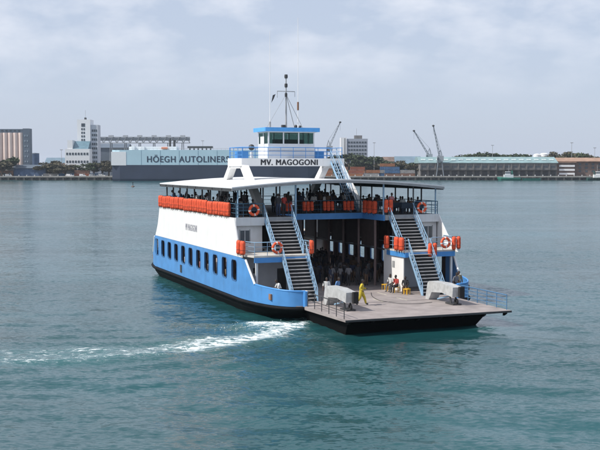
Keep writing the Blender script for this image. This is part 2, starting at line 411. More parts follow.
def shed(name, label, px0, px1, ytop, D, wall, roof, depth=18, eave=.55, doors=6, group=None, cat='warehouse', doormat=None):
    a, b_ = flat(px0, px1, D); _, zr_ = P(0, ytop, D); e = empty(name, (a, D, 2.6)); w = b_-a; H = zr_-2.6; he = H*eave
    MB().box(0, w, 0, depth, 0, he).build('wall', wall, e)
    r = MB(); r.prism([(-1, he), (-1, he+.25), (depth/2, H), (depth+1, he+.25), (depth+1, he)], 'x', -.6, w+.6); r.build('roof', roof, e)
    dm = MB().box(-w/doors*.28, w/doors*.28, -.1, .1, 0, he*.62).mesh('door', doormat or WIN)
    for i in range(doors): inst('door', dm, e, (w*(i+.5)/doors, 0, 0))
    tag(e, label, cat, group); return e
BLUEW = pm('faded_blue_sheet', (.07, .12, .22), .7, var=.2, scale=.3)
BLUER = pm('pale_blue_sheet_roof', (.15, .22, .28), .6, var=.15, scale=.2)
RUST = pm('rusty_sheet', (.22, .12, .075), .8, var=.3, scale=.3)
BROWN = pm('brown_sheet', (.17, .12, .10), .8, var=.3, scale=.3)
GREYW = pm('weathered_grey_sheet', (.17, .165, .16), .8, var=.25, scale=.25, streak=.4, streak_col=(.10, .06, .04))
shed('storage_shed', 'dark blue sheet shed on the quay before the silos', 14, 46, 164.8, 838, BLUEW, SLATE, 14, .7, 6, doormat=BLUEW)
shed('storage_shed', 'low pale blue roofed shed between round tank and white tower', 45, 66, 157.6, 905, BROWN, BLUER, 20, .6, 4)
shed('storage_shed', 'rusty brown shed left of the white tower', 46, 64, 163.5, 850, RUST, BROWN, 14, .65, 4)
shed('storage_shed', 'brown low shed at the left picture edge under the silos', -14, 13, 166.5, 836, RUST, GREYW, 10, .6, 5)
a, z = P(35.5, 153.2, 880); tk = empty('storage_tank', (a, 880, 2.6)); tag(tk, 'round blue grey tank beside the silos', 'tank')
MB().lathe([(3.6, 0), (3.6, z-3.2)], (0, 0, 0), 24).build('shell', BLUEW, tk); MB().lathe([(3.75, z-3.2), (3.6, z-2.7), (.3, z-2.3)], (0, 0, 0), 24).build('cap', SLATE, tk)

# white tower block
D = 860
a0, a1 = flat(78, 91, D); zt = P(0, 119.8, D)[1]-2.6
tw = empty('tower_block', (a0, D, 2.6)); tag(tw, 'tall white tower block with lower white wing behind the quay', 'building')
w = a1-a0; MB().box(0, w, 0, 14, 0, zt).build('wall', FWHITE, tw)
windows(tw, w*.28, w*.62, 14, zt-6.5, 2, 9, -.03, 1.2, 1.7, WIN)
MB().box(w*.32, w*.6, -.15, .2, zt-6, zt-3.2).build('louvre', WIN, tw)
MB().box(w*.50, w*.62, 3, 6, zt, zt+1.8).build('roof_hut', GREYD, tw); MB().tube([(w*.55, 5, zt), (w*.55, 5, zt+8)], .12, 5).build('aerial', GREY, tw)
b0, b1 = flat(91, 98.2, D); zs = P(0, 125, D)[1]-2.6
MB().box(b0-a0+.05, b1-a0, 1.5, 13, 0, zs).build('side_tower', pm('shaded_white_render', (.52, .55, .60), .7, var=.05), tw)  # greyer than the white render: shade of the tower's right face put into the colour
windows(tw, b0-a0+.8, b1-a0-.6, 3, zs-3, 3, 10, 1.45, 1.1, 1.9, WIN)
MB().box(w*.62, w, -.04, 0, 8, zt-5).build('white_rib', FWHITE, tw)
c0, c1 = flat(65.5, 90, D-12); zl = P(0, 149, D-12)[1]-2.6; zl2 = P(0, 140.3, D-12)[1]-2.6
wl = c1-c0; xo = c0-a0
MB().box(xo, xo+wl, -12, -.2, 0, zl).build('wing_wall', FWHITE, tw)
windows(tw, xo+.6, xo+wl-.6, 2.5, zl-.8, 8, 3, -12.03, 1.5, 1.9, WIN)
MB().box(xo+2.0, xo+6.2, -11.5, -.3, zl, zl2).build('stair_head', FWHITE, tw)
MB().prism([(-11.6, zl), (-2.6, zl2-.6), (-.4, zl2-.6), (-.4, zl)], 'x', xo+6.3, xo+wl-1.2).build('sloped_glazing', pm('blue_grey_glazing', (.13, .22, .27), .2, var=.15, scale=.4), tw)
MB().lathe([(6.2, 0), (6.2, 1.8), (5.6, 2.3)], (xo+7, -13, 0), 20).build('round_porch', FWHITE, tw)

# conveyor gallery on trestles
TRUSS = pm('grey_truss_steel', (.24, .27, .30), .6, var=.15)
D = 900; a0, a1 = flat(97, 190, D); zb = P(0, 143, D)[1]-2.6; ztp = P(0, 137.2, D)[1]-2.6
cv = empty('conveyor_gallery', (a0, D, 2.6)); tag(cv, 'long grey conveyor gallery on trestles above the car carrier', 'conveyor'); L_ = a1-a0
tr = MB(); seg = 14; k = L_/seg
for y in (0, 4):
    tr.tube([(0, y, zb), (L_, y, zb)], .28, 4); tr.tube([(0, y, ztp), (L_, y, ztp)], .28, 4)
    for i in range(seg): tr.tube([(i*k, y, zb), ((i+.5)*k, y, ztp)], .2, 4); tr.tube([((i+.5)*k, y, ztp), ((i+1)*k, y, zb)], .2, 4)
tr.build('truss', TRUSS, cv); MB().box(0, L_, .4, 3.6, zb+1.9, ztp-.6).build('belt_housing', TRUSS, cv)
for i in range(1, 7):
    xx = L_*i/6.5; l = MB()
    for sx in (-1.6, 1.6): l.tube([(xx+sx, 0, 0), (xx+sx*.4, 1, zb)], .25, 4); l.tube([(xx+sx, 4, 0), (xx+sx*.4, 3, zb)], .25, 4)
    l.build('trestle', TRUSS, cv)
    MB().box(xx-2, xx+2, .2, 3.8, ztp, ztp+1.6).build('drive_house', pm('pale_grey_housing', (.40, .43, .46), .7), cv)
shed('transit_shed', 'tall slate blue shed behind white tower and car carrier stern', 97, 128, 143.5, 930, SLATE, SLATE, 25, .86, 5, doormat=SLATE)

# ------------------------------------------------------------------ car carrier
D = 772; PALE = pm('pale_blue_ship_paint', (.46, .64, .72), .5, var=.05, scale=.08, streak=.12, streak_col=(.3, .34, .36))
NAVY = pm('navy_ship_paint', (.030, .042, .075), .5, var=.15, scale=.08, streak=.3, streak_col=(.07, .06, .07))
x0 = flat(112, 0, D)[0]; x1 = 22
cc = empty('car_carrier_ship', (x0, D, 0)); tag(cc, 'huge pale blue and navy car carrier ship moored along the quay', 'ship'); L_ = x1-x0
zd = P(0, 165, D)[1]; zt = P(0, 150, D)[1]
def outline(inset, z, rake):
    return [(0+inset, 2+inset, z), (6, inset, z), (L_-42, inset, z), (L_-16, 4+inset, z), (L_-3-rake, 11, z), (L_-rake, 14, z), (L_-3-rake, 17, z), (L_-16, 24-inset, z), (L_-42, 28-inset, z), (6, 28-inset, z), (inset, 26-inset, z)]
def loft(m_, rings):
    n = len(rings[0]); vs = [p for r in rings for p in r]
    fs = [(i*n+k, i*n+(k+1) % n, (i+1)*n+(k+1) % n, (i+1)*n+k) for i in range(len(rings)-1) for k in range(n)]
    m_.add(vs, fs+[tuple(range(n))[::-1], tuple(range((len(rings)-1)*n, len(rings)*n))]); return m_
loft(MB(), [outline(1.2, -3, 8), outline(0, 1.5, 5), outline(0, zd, 0)]).build('hull', NAVY, cc)
loft(MB(), [outline(.05, zd, 0), outline(.05, zt, 10)]).build('superstructure', PALE, cc)
MB().box(-.35, flat(112, 126.5, D)[1]-x0, -.12, 26.5, zd-.3, P(0, 151.8, D)[1]).build('stern_block', FWHITE, cc)
windows(cc, 1, 10, zd+1.2, zd+2.2, 3, 1, 1.12, .9, .7, WIN, 'vent')
letters('HÖEGH AUTOLINERS', flat(147.5, 229.5, D)[1]-flat(147.5, 229.5, D)[0], 5.6, pm('navy_letter_paint', (.02, .035, .07), .5), cc, (flat(188.5, 0, D)[0]-x0, -.05, P(0, 158.6, D)[1]), 0, .14, .03)
seam = MB().box(-.12, .12, -.05, .1, zd+.3, zt-.4).mesh('plate_seam', pm('seam_line', (.24, .36, .43), .6))
for i in range(1, 9): inst('plate_seam', seam, cc, (8+i*14.2, 0, 0))
dk = P(0, 143.5, D)[1]
MB().box(12, 48, 6, 22, zt, zt+2.6).build('deckhouse', FWHITE, cc)
for i, (pa, pb, yt, mt) in enumerate(((131, 134, 145.5, FWHITE), (140, 144, 146.5, FWHITE), (161, 167, 147.4, pm('orange_lifeboat', (.6, .16, .05), .5)), (167.5, 169.5, 138, GREYD), (171.5, 174, 139.8, GREYD))):
    p0, p1 = flat(pa, pb, D); ztop = P(0, yt, D)[1]
    if mt is GREYD: MB().lathe([((p1-p0)*.6, 0), ((p1-p0)*.45, ztop-zt-1), ((p1-p0)*.5, ztop-zt)], ((p0+p1)/2-x0, 12, zt), 10).build('funnel', mt, cc)
    else: MB().box(p0-x0, p1-x0, 4, 9, zt+(.2 if i != 2 else .8), ztop).build('lifeboat' if i == 2 else 'ventilator', mt, cc)
p0, p1 = flat(187, 212, D); m_ = MB().box(p0-x0, p1-x0, 5, 12, zt+1.5, zt+2.9)
for i in range(6): xx = p0-x0+(p1-p0)*(i+.5)/6; m_.box(xx-.3, xx+.3, 6, 11, zt, zt+1.5)
m_.build('deck_ramp_cover', GREYD, cc)
hr = MB(); hr.tube([(1, .6, zt+1.1), (L_-45, .6, zt+1.1)], .07, 4)
for i in range(40): xx = 1+i*(L_-46)/39; hr.tube([(xx, .6, zt), (xx, .6, zt+1.1)], .06, 4)
hr.build('deck_railing', GREY, cc)

# ------------------------------------------------------------------ right shore buildings
D = 920; a0, a1 = flat(340.5, 367.5, D); zt = P(0, 138.4, D)[1]-2.6
ob = empty('office_block', (a0, D, 2.6)); tag(ob, 'grey and white office block rising right of the wheelhouse', 'building'); w = a1-a0; wc = flat(346.5, 0, D)[0]-a0
MB().box(0, wc, -.6, 15, 0, zt+.6).build('white_end', FWHITE, ob); MB().box(wc, w, 0, 14, 0, zt-.4).build('wall', pm('blue_grey_render', (.33, .36, .42), .7, var=.06), ob)
windows(ob, wc+.8, w-.8, 8, zt-2, 7, 7, -.03, 1.7, 1.5, WIN); MB().box(wc+7, wc+14, 3, 9, zt-.4, zt+2.6).build('lift_room', GREYW, ob)
MB().tube([(wc+9, 5, zt+2.6), (wc+9, 5, zt+9)], .13, 5).build('aerial', GREY, ob); MB().box(wc-1.9, wc-1.4, -.75, -.6, 3, zt).build('dark_stripe', GREYD, ob)
D = 838; TEAL = pm('pale_teal_roof_sheet', (.22, .33, .34), .55, var=.2, scale=.15, streak=.3, streak_col=(.33, .44, .45))
a0, a1 = flat(420, 556.5, D); w = a1-a0; he = P(0, 163.2, D)[1]-2.6; H = P(0, 156.8, D)[1]-2.6; hc = P(0, 170.2, D)[1]-2.6
wh = empty('transit_warehouse', (a0, D, 2.6)); tag(wh, 'long grey transit warehouse with pale teal roof on the right quay', 'warehouse')
MB().box(0, w, 0, 40, 0, he).build('wall', GREYW, wh)
MB().prism([(-.8, he), (-.8, he+.4), (14, H), (26, H), (40.8, he+.4), (40.8, he)], 'x', -1, w+1).build('roof', TEAL, wh)
MB().box(-.4, w+.4, -3.2, -.05, hc, hc+.35).build('canopy', GREYD, wh)
dm = MB().box(-2.1, 2.1, -.12, .12, 0, hc-.5).mesh('door', pm('dark_sliding_door', (.045, .045, .05), .7, var=.3)); pl = MB().box(-.35, .35, -.4, .4, 0, he-.1).mesh('pilaster', GREYW)
wn = MB().box(-1.8, 1.8, -.1, .1, -.6, .6).mesh('window', WIN); rl = MB().box(-1.9, 1.9, -.02, .05, 0, .2).mesh('skylight', pm('milky_skylight', (.42, .5, .5), .5))
for i in range(18):
    xx = w*(i+.5)/18; inst('door', dm, wh, (xx, 0, 0)); inst('pilaster', pl, wh, (w*i/18+.2, -.2, 0)); inst('window', wn, wh, (xx, -.02, hc+2.8))
    sk = inst('skylight', rl, wh, (xx, 5.5, he+.4+(H-he-.4)*(6.3/14.8)+.15)); sk.rotation_euler = (math.atan2(H-he-.4, 14.8)-.0, 0, 0); sk.scale = (1, 50, 1)
shed('storage_shed', 'low white walled shed right of the office block trees', 383, 398, 156.8, 900, FWHITE, BROWN, 14, .75, 3)
shed('storage_shed', 'long blue roofed shed left of the teal warehouse', 396, 421, 156.2, 890, BLUEW, BLUER, 22, .55, 5)
shed('storage_shed', 'rusty brown shed standing behind the containers', 366, 384, 158.2, 905, RUST, BROWN, 14, .7, 4)
D = 845; a0, a1 = flat(553, 640, D); tb = empty('port_office', (a0, D, 2.6)); w = a1-a0; tag(tb, 'low brown port office with white balconies at the right edge', 'building')
TERR = pm('terracotta_sheet', (.33, .21, .15), .8, var=.2, scale=.3)
MB().box(3, w, 0, 16, 0, 12.2).build('wall', BROWN, tb); MB().prism([(-2, 12.2), (-2, 12.7), (8, 15.6), (18, 12.7), (18, 12.2)], 'x', 1, w+1).build('roof', TERR, tb)
MB().box(0, 16, -4, -.1, 0, 11.4).build('front_block', BROWN, tb); MB().box(-1, 17.5, -5.5, 0, 11.4, 12.0).build('flat_roof', TERR, tb)
for i in range(3): MB().box(3.5, 16.2, -5.2, -4.02, 1.6+i*3.2, 3.1+i*3.2).build('balcony', FWHITE, tb)
windows(tb, 19, w-4, 3, 11.5, 9, 3, -.03, 2.0, 1.6, WIN)
for i, (px_, py_, r_) in enumerate(((536.5, 153.8, 3.4), (543.5, 153, 3.8), (527, 154.5, 3.2))):
    a, z = P(px_, py_, 985); tk = empty('fuel_tank', (a, 985, 2.6)); tag(tk, ('white domed fuel tank beyond the teal roof, middle of three', 'white domed fuel tank beyond the teal roof, rightmost and tallest of three', 'white domed fuel tank beyond the teal roof, leftmost of three')[i], 'tank', 'fuel tanks behind the warehouse')
    MB().lathe([(r_, 0), (r_, z-3.6)], (0, 0, 0), 20).build('shell', FWHITE, tk); MB().lathe([(r_*1.03, z-3.6), (r_*.7, z-2.9), (.2, z-2.6)], (0, 0, 0), 20).build('dome', FWHITE, tk)

def crane(label, base, tip, D, body=True):
    bx_, bz = P(base[0], base[1], D); tx, tz = P(tip[0], tip[1], D); e = empty('harbour_crane', (bx_, D, 2.6)); tag(e, label, 'crane', 'harbour cranes')
    CM = pm('crane_steel', (.16, .19, .22), .6, var=.15)
    H = bz-2.6; l = MB()
    for sx in (-3, 3):
        for sy in (-3, 3): l.tube([(sx, sy, 0), (sx*.5, sy*.5, H-3)], .4, 4)
    l.box(-2.2, 2.2, -2.2, 2.2, H-3.2, H-2.4); l.build('portal', CM, e)
    MB().box(-2.2, 3.0, -1.8, 1.8, H-2.3, H+1.6).build('machine_house', pm('crane_house_paint', (.30, .33, .36), .6), e)
    MB().box(-2.4, -1.2, -2.9, -1.9, H-2.0, H+.4).build('cab', WIN, e)
    bo = MB(); A = Vector((0, 0, H+.5)); B = Vector((tx-bx_, 0, tz-2.6)); d = (B-A); Ln = d.length; d.normalize(); nrm = Vector((-d.z, 0, d.x)); n = 9
    for sy in (-.6, .6):
        for sn in (-.6, .6): bo.tube([A+nrm*sn+Vector((0, sy, 0)), B+nrm*sn*.4+Vector((0, sy*.4, 0))], .17, 4)
    for i in range(n):
        f0, f1 = i/n, (i+1)/n; s_ = 1 if i % 2 else -1
        for sy in (-.6, .6): bo.tube([A+d*Ln*f0+nrm*.6*s_*(1-.6*f0)+Vector((0, sy*(1-.6*f0), 0)), A+d*Ln*f1-nrm*.6*s_*(1-.6*f1)+Vector((0, sy*(1-.6*f1), 0))], .11, 4)
    bo.build('boom', CM, e)
    af = A+Vector((-.6 if tx > bx_ else .6, 0, 6)); m_ = MB()
    for sy in (-1, 1): m_.tube([A+Vector((-1.5, sy, .8)), af], .22, 4); m_.tube([A+Vector((1.5, sy, .8)), af], .22, 4)
    m_.build('mast_frame', CM, e)
    MB().tube([af, B], .09, 4).tube([af, A+Vector((2.6 if tx < bx_ else -2.2, 0, 1))], .09, 4).build('guy_rope', CM, e)
    MB().ball(B, (1.1, .7, .8), 8, 5).build('sheave_head', GREYD, e); MB().tube([B, B+Vector((.1, 0, -7))], .07, 4).build('hoist_rope', CM, e)
crane('dark harbour crane with steep boom rising over the teal roof', (439.5, 158), (432.8, 126), 836)
crane('pale harbour crane with boom slanting left behind the blue shed', (428.5, 156), (413.5, 131), 865)
crane('harbour crane boom slanting right just beside the wheelhouse', (329, 148), (340, 122.5), 880)

def tug(label, px0, px1, D, hullc, wheel, flip=False):
    a0, a1 = flat(px0, px1, D); L_ = a1-a0; e = empty('tug_boat', (a0, D, 0)); tag(e, label, 'tug boat')
    if flip: e.location.x = a1; e.rotation_euler.z = math.pi; e.location.y = D
    W_ = L_*.16
    def ring(k, z): return [(L_*.04, -W_*k*.8, z), (L_*.5, -W_*k, z), (L_*.86, -W_*k*.7, z), (L_-(1-k)*3, 0, z+.6*k), (L_*.86, W_*k*.7, z), (L_*.5, W_*k, z), (L_*.04, W_*k*.8, z)]
    loft(MB(), [ring(.6, -.8), ring(1, 1.2), ring(1.02, 2.2)]).build('hull', hullc, e)
    MB().box(L_*.34, L_*.72, -W_*.55, W_*.55, 2.2, 4.6).build('deckhouse', wheel, e)
    wh_ = MB().box(L_*.46, L_*.66, -W_*.42, W_*.42, 4.6, 7.0).build('wheelhouse', wheel, e)
    MB().box(L_*.45, L_*.67, -W_*.44, W_*.44, 5.5, 6.4).build('window_band', WIN, wh_)
    MB().lathe([(.7, 0), (.6, 3)], (L_*.38, 0, 4.6), 10).build('funnel', hullc, e)
    MB().tube([(L_*.52, 0, 7), (L_*.52, 0, 12)], .14, 5).tube([(L_*.52, -1, 10.2), (L_*.52, 1, 10.2)], .09, 4).build('mast', GREY, e)
    ty = MB().torus((0, 0, 0), .55, .22, 'y', 10, 5).mesh('fender', RUBBER)
    for i in range(5): inst('fender', ty, e, (L_*(.2+.14*i), -W_*1.03, 1.4))
    MB().tube([(L_*.06, -W_*.7, 3.2), (L_*.3, -W_*.95, 3.2)], .07, 4).build('bulwark_rail', GREY, e)
GREENH = pm('green_hull_paint', (.03, .17, .13), .5, var=.15); REDH = pm('dark_green_hull_paint', (.03, .08, .07), .5)
tug('green hulled tug with white wheelhouse before the warehouse', 497, 521, 802, GREENH, WHITE2, True)
tug('dark tug with white wheelhouse and orange boards, right picture edge', 586, 607, 802, REDH, WHITE)
lb = MB(); a0, a1 = flat(522, 541, 803); loft(lb, [[(a0+1, -1.5, -.5), (a1-1.5, -1.5, -.5), (a1-.5, 0, -.5), (a1-1.5, 1.5, -.5), (a0+1, 1.5, -.5)], [(a0, -2, 1.6), (a1-1.5, -2, 1.6), (a1, 0, 1.9), (a1-1.5, 2, 1.6), (a0, 2, 1.6)]])
o = lb.build('work_barge', GREENH, None, (0, 803, 0)); tag(o, 'low flat green work barge moored beside the green tug', 'barge')

# shipping containers on the quay
ctr = empty('shipping_container', (0, 0, -500))
def container_mesh(mat):
    m_ = MB().box(-6, 6, -1.2, 1.2, .1, 2.6)
    for i in range(20): m_.box(-5.7+i*.6-.13, -5.7+i*.6+.13, -1.26, -1.2, .3, 2.4)
    for sx in (-6, 6): m_.box(sx-.1, sx+.1, -1.3, 1.3, 0, 2.7)
    return m_.mesh('shipping_container', mat)
bpy.data.objects.remove(ctr)
CCOL = {'rust red': (.26, .085, .045), 'blue': (.05, .12, .24), 'grey': (.27, .27, .27), 'brown': (.20, .11, .075), 'orange': (.30, .13, .06), 'green': (.06, .16, .11)}
CMESH = {k: container_mesh(pm('container_%s_paint' % k.replace(' ', '_'), v, .7, var=.25, scale=.5)) for k, v in CCOL.items()}
def containers(px0, px1, D, rows, where, seed):
    r_ = random.Random(seed); a0, a1 = flat(px0, px1, D); x = a0+6
    while x < a1-5:
        for k in range(r_.choice(rows)):
            c = r_.choice(list(CCOL)); o = inst('shipping_container', CMESH[c], None, (x+r_.uniform(-.2, .2), D+r_.uniform(-.3, .3), 2.6+k*2.72))
            tag(o, '%s shipping container stacked %s' % (c, where), 'container', 'shipping containers %s' % where)
        x += 12.6 if r_.random() < .8 else 17
containers(318, 420, 846, (1, 2, 2, 3), 'right of the car carrier', 3)
containers(320, 420, 862, (2, 3, 4), 'in the back row right of the car carrier', 5)
containers(44, 112, 836, (1, 1, 2), 'on the quay left of the car carrier', 8)
# parked lorries and vans on the left quay
def van(px_, D, col, cname, where):
    a, _ = P(px_, 170, D); e = empty('parked_van', (a, D, 2.6)); tag(e, '%s van parked on the quay %s' % (cname, where), 'van', 'vans parked on the quay')
    m_ = MB().prism([(-2.6, .4), (2.6, .4), (2.6, 1.1), (1.9, 1.3), (1.3, 2.2), (-2.6, 2.3)], 'y', -.95, .95); m_.build('body', pm('van_%s_paint' % cname, col, .4), e)
    MB().prism([(1.25, 1.35), (1.75, 1.35), (1.2, 2.1), (.5, 2.1), (.5, 1.35)], 'y', -.98, .98).build('window', WIN, e)
    wm_ = MB().torus((0, 0, .4), .28, .12, 'y', 12, 6).mesh('wheel', RUBBER)
    for sx in (-1.7, 1.7):
        for sy in (-.9, .9): inst('wheel', wm_, e, (sx, sy, 0))
for px_, col, cn, wh_ in ((70, (.8, .8, .8), 'white', 'below the round porch'), (83, (.7, .72, .74), 'silver', 'left of the grey van'), (93, (.35, .37, .4), 'grey', 'right of the silver van'), (102, (.75, .75, .72), 'cream', 'nearest the car carrier stern'), (9, (.78, .78, .76), 'pale', 'under the silos')):
    van(px_, 826, col, cn, wh_)
# light poles
for i, (px_, yt) in enumerate(((374, 143), (492, 145.5), (594, 148), (571, 143), (203, 141), (62, 150))):
    a, z = P(px_, yt, 880); o = empty('light_mast', (a, 880, 2.6)); tag(o, ('thin light mast right of the office block', 'thin light mast above the middle of the teal roof', 'thin light mast at the right picture edge', 'thin light mast over the brown port office', 'thin light mast behind the car carrier letters', 'thin light mast left of the white tower')[i], 'light mast', 'light masts of the port')
    MB().tube([(0, 0, 0), (0, 0, z-2.6)], [.3, .14], 6).build('pole', GREY, o); MB().box(-1.2, 1.2, -.3, .3, z-2.8, z-2.3).build('lamp_head', GREY, o)

# ------------------------------------------------------------------ trees
LEAF = pm('dull_green_foliage', (.055, .075, .035), .8, var=.45, scale=.6); LEAF2 = pm('dry_brown_green_foliage', (.085, .075, .045), .8, var=.4, scale=.6)
BARK = pm('tree_bark', (.09, .07, .055), .9)
def tree_proto(seed, leaf, spread=1.0):
    r_ = random.Random(seed); e = empty('shore_tree'); tr = MB()
    tr.tube([(0, 0, 0), (.1, 0, 1.5), (-.05, .05, 3.2), (.1, 0, 4.8)], [.28, .22, .17, .08], 7)
    cl_ = []
    for i in range(9):
        a = r_.uniform(0, 6.28); d = r_.uniform(.6, 2.6)*spread; z = r_.uniform(3.6, 6.6)-.25*d; c = Vector((math.cos(a)*d, math.sin(a)*d, z)); cl_.append((c, r_.uniform(.8, 1.45)))
        tr.tube([(0, 0, r_.uniform(1.8, 3.4)), c*.6+Vector((0, 0, .9)), c], [.12, .07, .03], 5)
    tr.build('trunk', BARK, e); cw = MB()
    for c, s_ in cl_:
        for j in range(120):
            d = Vector((r_.gauss(0, 1), r_.gauss(0, 1), r_.gauss(0, .75))); d = d.normalized()*s_*r_.random()**.4; d.z *= .75; p = c+d
            q = Quaternion((r_.gauss(0, 1), r_.gauss(0, 1), r_.gauss(0, 1), r_.gauss(0, 1))).normalized(); k = r_.uniform(.22, .48)
            cw.add([p+q@Vector((k, 0, 0)), p+q@Vector((0, k*.6, .05)), p+q@Vector((-k, 0, 0)), p+q@Vector((0, -k*.6, .05))], [(0, 1, 2, 3)])
    cw.build('crown', leaf, e); return e
PROT = [tree_proto(1, LEAF), tree_proto(2, LEAF2, 1.3), tree_proto(3, LEAF, 1.5), tree_proto(4, LEAF2)]
used = set()
def tree(px_, ytop, D, k, label, sx=1.0, group='trees of the far shore'):
    a, z = P(px_, ytop, D); s_ = (z-2.6)/7.6
    if k in used: o = dup(PROT[k], (a, D, 2.6), rng.uniform(0, 6.28))
    else: o = PROT[k]; used.add(k); o.location = (a, D, 2.6); o.rotation_euler.z = rng.uniform(0, 6.28)
    o.scale = (s_*sx*1.35, s_*sx*1.35, s_*1.06); tag(o, label, 'tree', group)
TR = [(10, 157, 838, 0, 'dark tree in front of the pinkish silos', 1.2), (3, 160.5, 832, 3, 'small tree at the left picture edge below the silos', 1.6),
      (349, 152.5, 900, 2, 'tree at the left foot of the office block', 1.3), (357, 153.5, 895, 0, 'dark tree before the middle of the office block', 1.4), (366, 154.5, 898, 2, 'tree at the right foot of the office block', 1.4), (374, 158.5, 890, 0, 'smallest tree right of the office block', 1.6),
      (463, 155, 930, 0, 'leftmost tree behind the teal roof', 1.2), (469.5, 152.8, 930, 1, 'second tree from the left behind the teal roof', 1.2), (480, 151, 935, 2, 'taller tree behind the teal roof, left of the light mast', 1.2), (486, 152.2, 930, 0, 'tree beside the light mast behind the teal roof', 1.3), (495, 153.2, 935, 3, 'rounded tree right of the light mast behind the roof', 1.2),
      (511, 152, 930, 2, 'rounded tree behind the middle of the teal roof', 1.5), (519.5, 154, 935, 0, 'low tree just left of the white fuel tanks', 1.2), (548, 152.5, 950, 1, 'tree just right of the white fuel tanks', .8), (555, 151.5, 950, 3, 'slim tree left of the tall ragged tree', .8),
      (575, 147, 890, 1, 'tall ragged tree above the brown port office', 1.0), (581.5, 151, 890, 2, 'lower tree right of the tall ragged tree', 1.1), (567, 153.5, 900, 0, 'low tree left of the tall ragged tree', 1.3), (590, 155, 900, 2, 'spreading tree at the right end of the port office', 1.5), (598, 156, 900, 0, 'last tree at the right picture edge', 1.5),
      (48, 161.5, 842, 1, 'brownish tree left of the rusty shed', 1.5), (57, 163, 836, 3, 'brownish low tree before the rusty shed', 1.8), (66, 165.5, 835, 1, 'low dry tree left of the round porch', 1.8), (86, 163.5, 838, 0, 'low tree before the white tower wing', 1.8), (94, 161.5, 836, 2, 'dark tree at the foot of the side tower', 1.4), (103, 160.5, 838, 3, 'brownish tree left of the car carrier stern', 1.4), (109, 163, 834, 1, 'low dry tree touching the car carrier stern', 1.5),
      (390, 160.5, 880, 0, 'tree in front of the low white shed', 1.4), (408, 161.5, 876, 2, 'tree in front of the long blue roofed shed', 1.6), (419, 160, 860, 1, 'tree at the left end of the teal warehouse', 1.3), (330, 157, 900, 2, 'tree left of the office block behind the containers', 1.5),
      (39, 163.5, 850, 1, 'dry brownish tree below the round blue tank', 1.6), (53, 160.5, 870, 3, 'brownish tree behind the rusty shed', 1.5), (75, 164.5, 846, 3, 'dry tree right of the round porch', 1.6), (380, 161.5, 884, 1, 'dry tree between the office trees and white shed', 1.5), (399, 160.5, 872, 3, 'dry tree before the left end of the blue roofed shed', 1.4)]
for a_ in TR: tree(*a_)
wood = MB(); r_ = random.Random(77)
for i in range(26000):
    x = r_.uniform(-1600, 1600); y = 1050+r_.random()*160; hgt = 8+3.5*math.sin(x*.031)+2.5*math.sin(x*.083+2); p = Vector((x, y, 2.6+r_.random()**.6*hgt))
    q = Quaternion((r_.gauss(0, 1), r_.gauss(0, 1), r_.gauss(0, 1), r_.gauss(0, 1))).normalized(); k = r_.uniform(1.5, 3.2)
    wood.add([p+q@Vector((k, 0, 0)), p+q@Vector((0, k*.7, .2)), p+q@Vector((-k, 0, 0)), p+q@Vector((0, -k*.7, .2))], [(0, 1, 2, 3)])
tag(wood.build('distant_wood', LEAF), 'far low belt of trees behind the port', 'wood', None, 'stuff')

# small marker buoy far left of the ferry
a, _ = P(133, 187, 538); bu = empty('marker_buoy', (a, 538, 0)); tag(bu, 'small dark marker buoy on open water left of the ferry', 'buoy')
MB().lathe([(.5, -.3), (.9, .1), (.8, .5), (.2, .7)], (0, 0, 0), 12).build('float', BROWN, bu); MB().lathe([(.2, .7), (.12, 2.0), (.3, 2.1), (.3, 2.6)], (0, 0, 0), 8).build('tower', GREYD, bu)
# ================================================================== FERRY  (local x = towards the bow ramp, y = across from the near long side, z = up)
ferry = empty('car_ferry', (FX, FY, 0), FROT)
tag(ferry, 'blue and white double ended car ferry with open passenger deck and lowered ramp', 'ferry')
MU2 = -22.7                                    # mirror: u' = MU2 - u
ZD, ZB, ZL, ZP = 1.05, 3.94, 4.15, 6.70        # vehicle deck, blue/white line, landings, passenger deck
TAP = []
for t_ in np.linspace(0, 1, 16): TAP.append((1.5*(1-t_)**3+3*5.2*t_*(1-t_)**2+3*7.25*t_*t_*(1-t_)+7.35*t_**3, 3*.35*t_*(1-t_)**2+3*1.0*t_*t_*(1-t_)+2.6*t_**3))
def fv(u): return float(np.interp(u, [p[0] for p in TAP], [p[1] for p in TAP]))
left = [(MU2-u, v) for u, v in TAP[::-1]]+TAP
def ring(z, ins, pull):
    pts = []
    for u, v in left+[(u, 17-v) for u, v in left[::-1]]:
        sm3 = lambda t_: (lambda q: q*q*(3-2*q))(min(1, max(0, t_/5.5))); uu = u-pull*sm3(u-1.5)+pull*sm3(MU2-1.5-u); vv = v+ins if v < 8.5 else v-ins; pts.append((uu, vv, z))
    return pts
hull = loft(MB(), [ring(-1.6, 1.6, 3.6), ring(-.2, .55, 2.2), ring(.45, .12, .7), ring(1.0, 0, 0)]).build('hull', BLACK, ferry)
for end in (0, 1):
    U_ = (lambda u: u) if not end else (lambda u: MU2-u); ut, ub_ = (13.75, 12.2) if not end else (8.2, 7.6)
    MB().hexa([(U_(6.5), 3.2, -1.2), (U_(ub_), 3.2, -1.2), (U_(ub_), 11.8, -1.2), (U_(6.5), 13.2, -1.2)], [(U_(7.2), 2.75, .78), (U_(ut), 2.9, .78), (U_(ut), 12.7, .78), (U_(7.2), 14.25, .78)]).build('raked_bow', pm('bottom_tar_paint', (.004, .004, .0045), .8, spec=.1), hull)
rub = MB()
for s_ in (0, 1):
    pts = [(u, (v-.05) if not s_ else 17-v+.05, .86) for u, v in left]; rub.tube(pts, .13, 6)
rub.build('rubbing_strake', BLACK, hull)
MB().prism([(u, v+.03) for u, v in left]+[(u, 17-v-.03) for u, v in left[::-1]], 'z', .99, ZD).build('vehicle_deck', DECK, ferry)
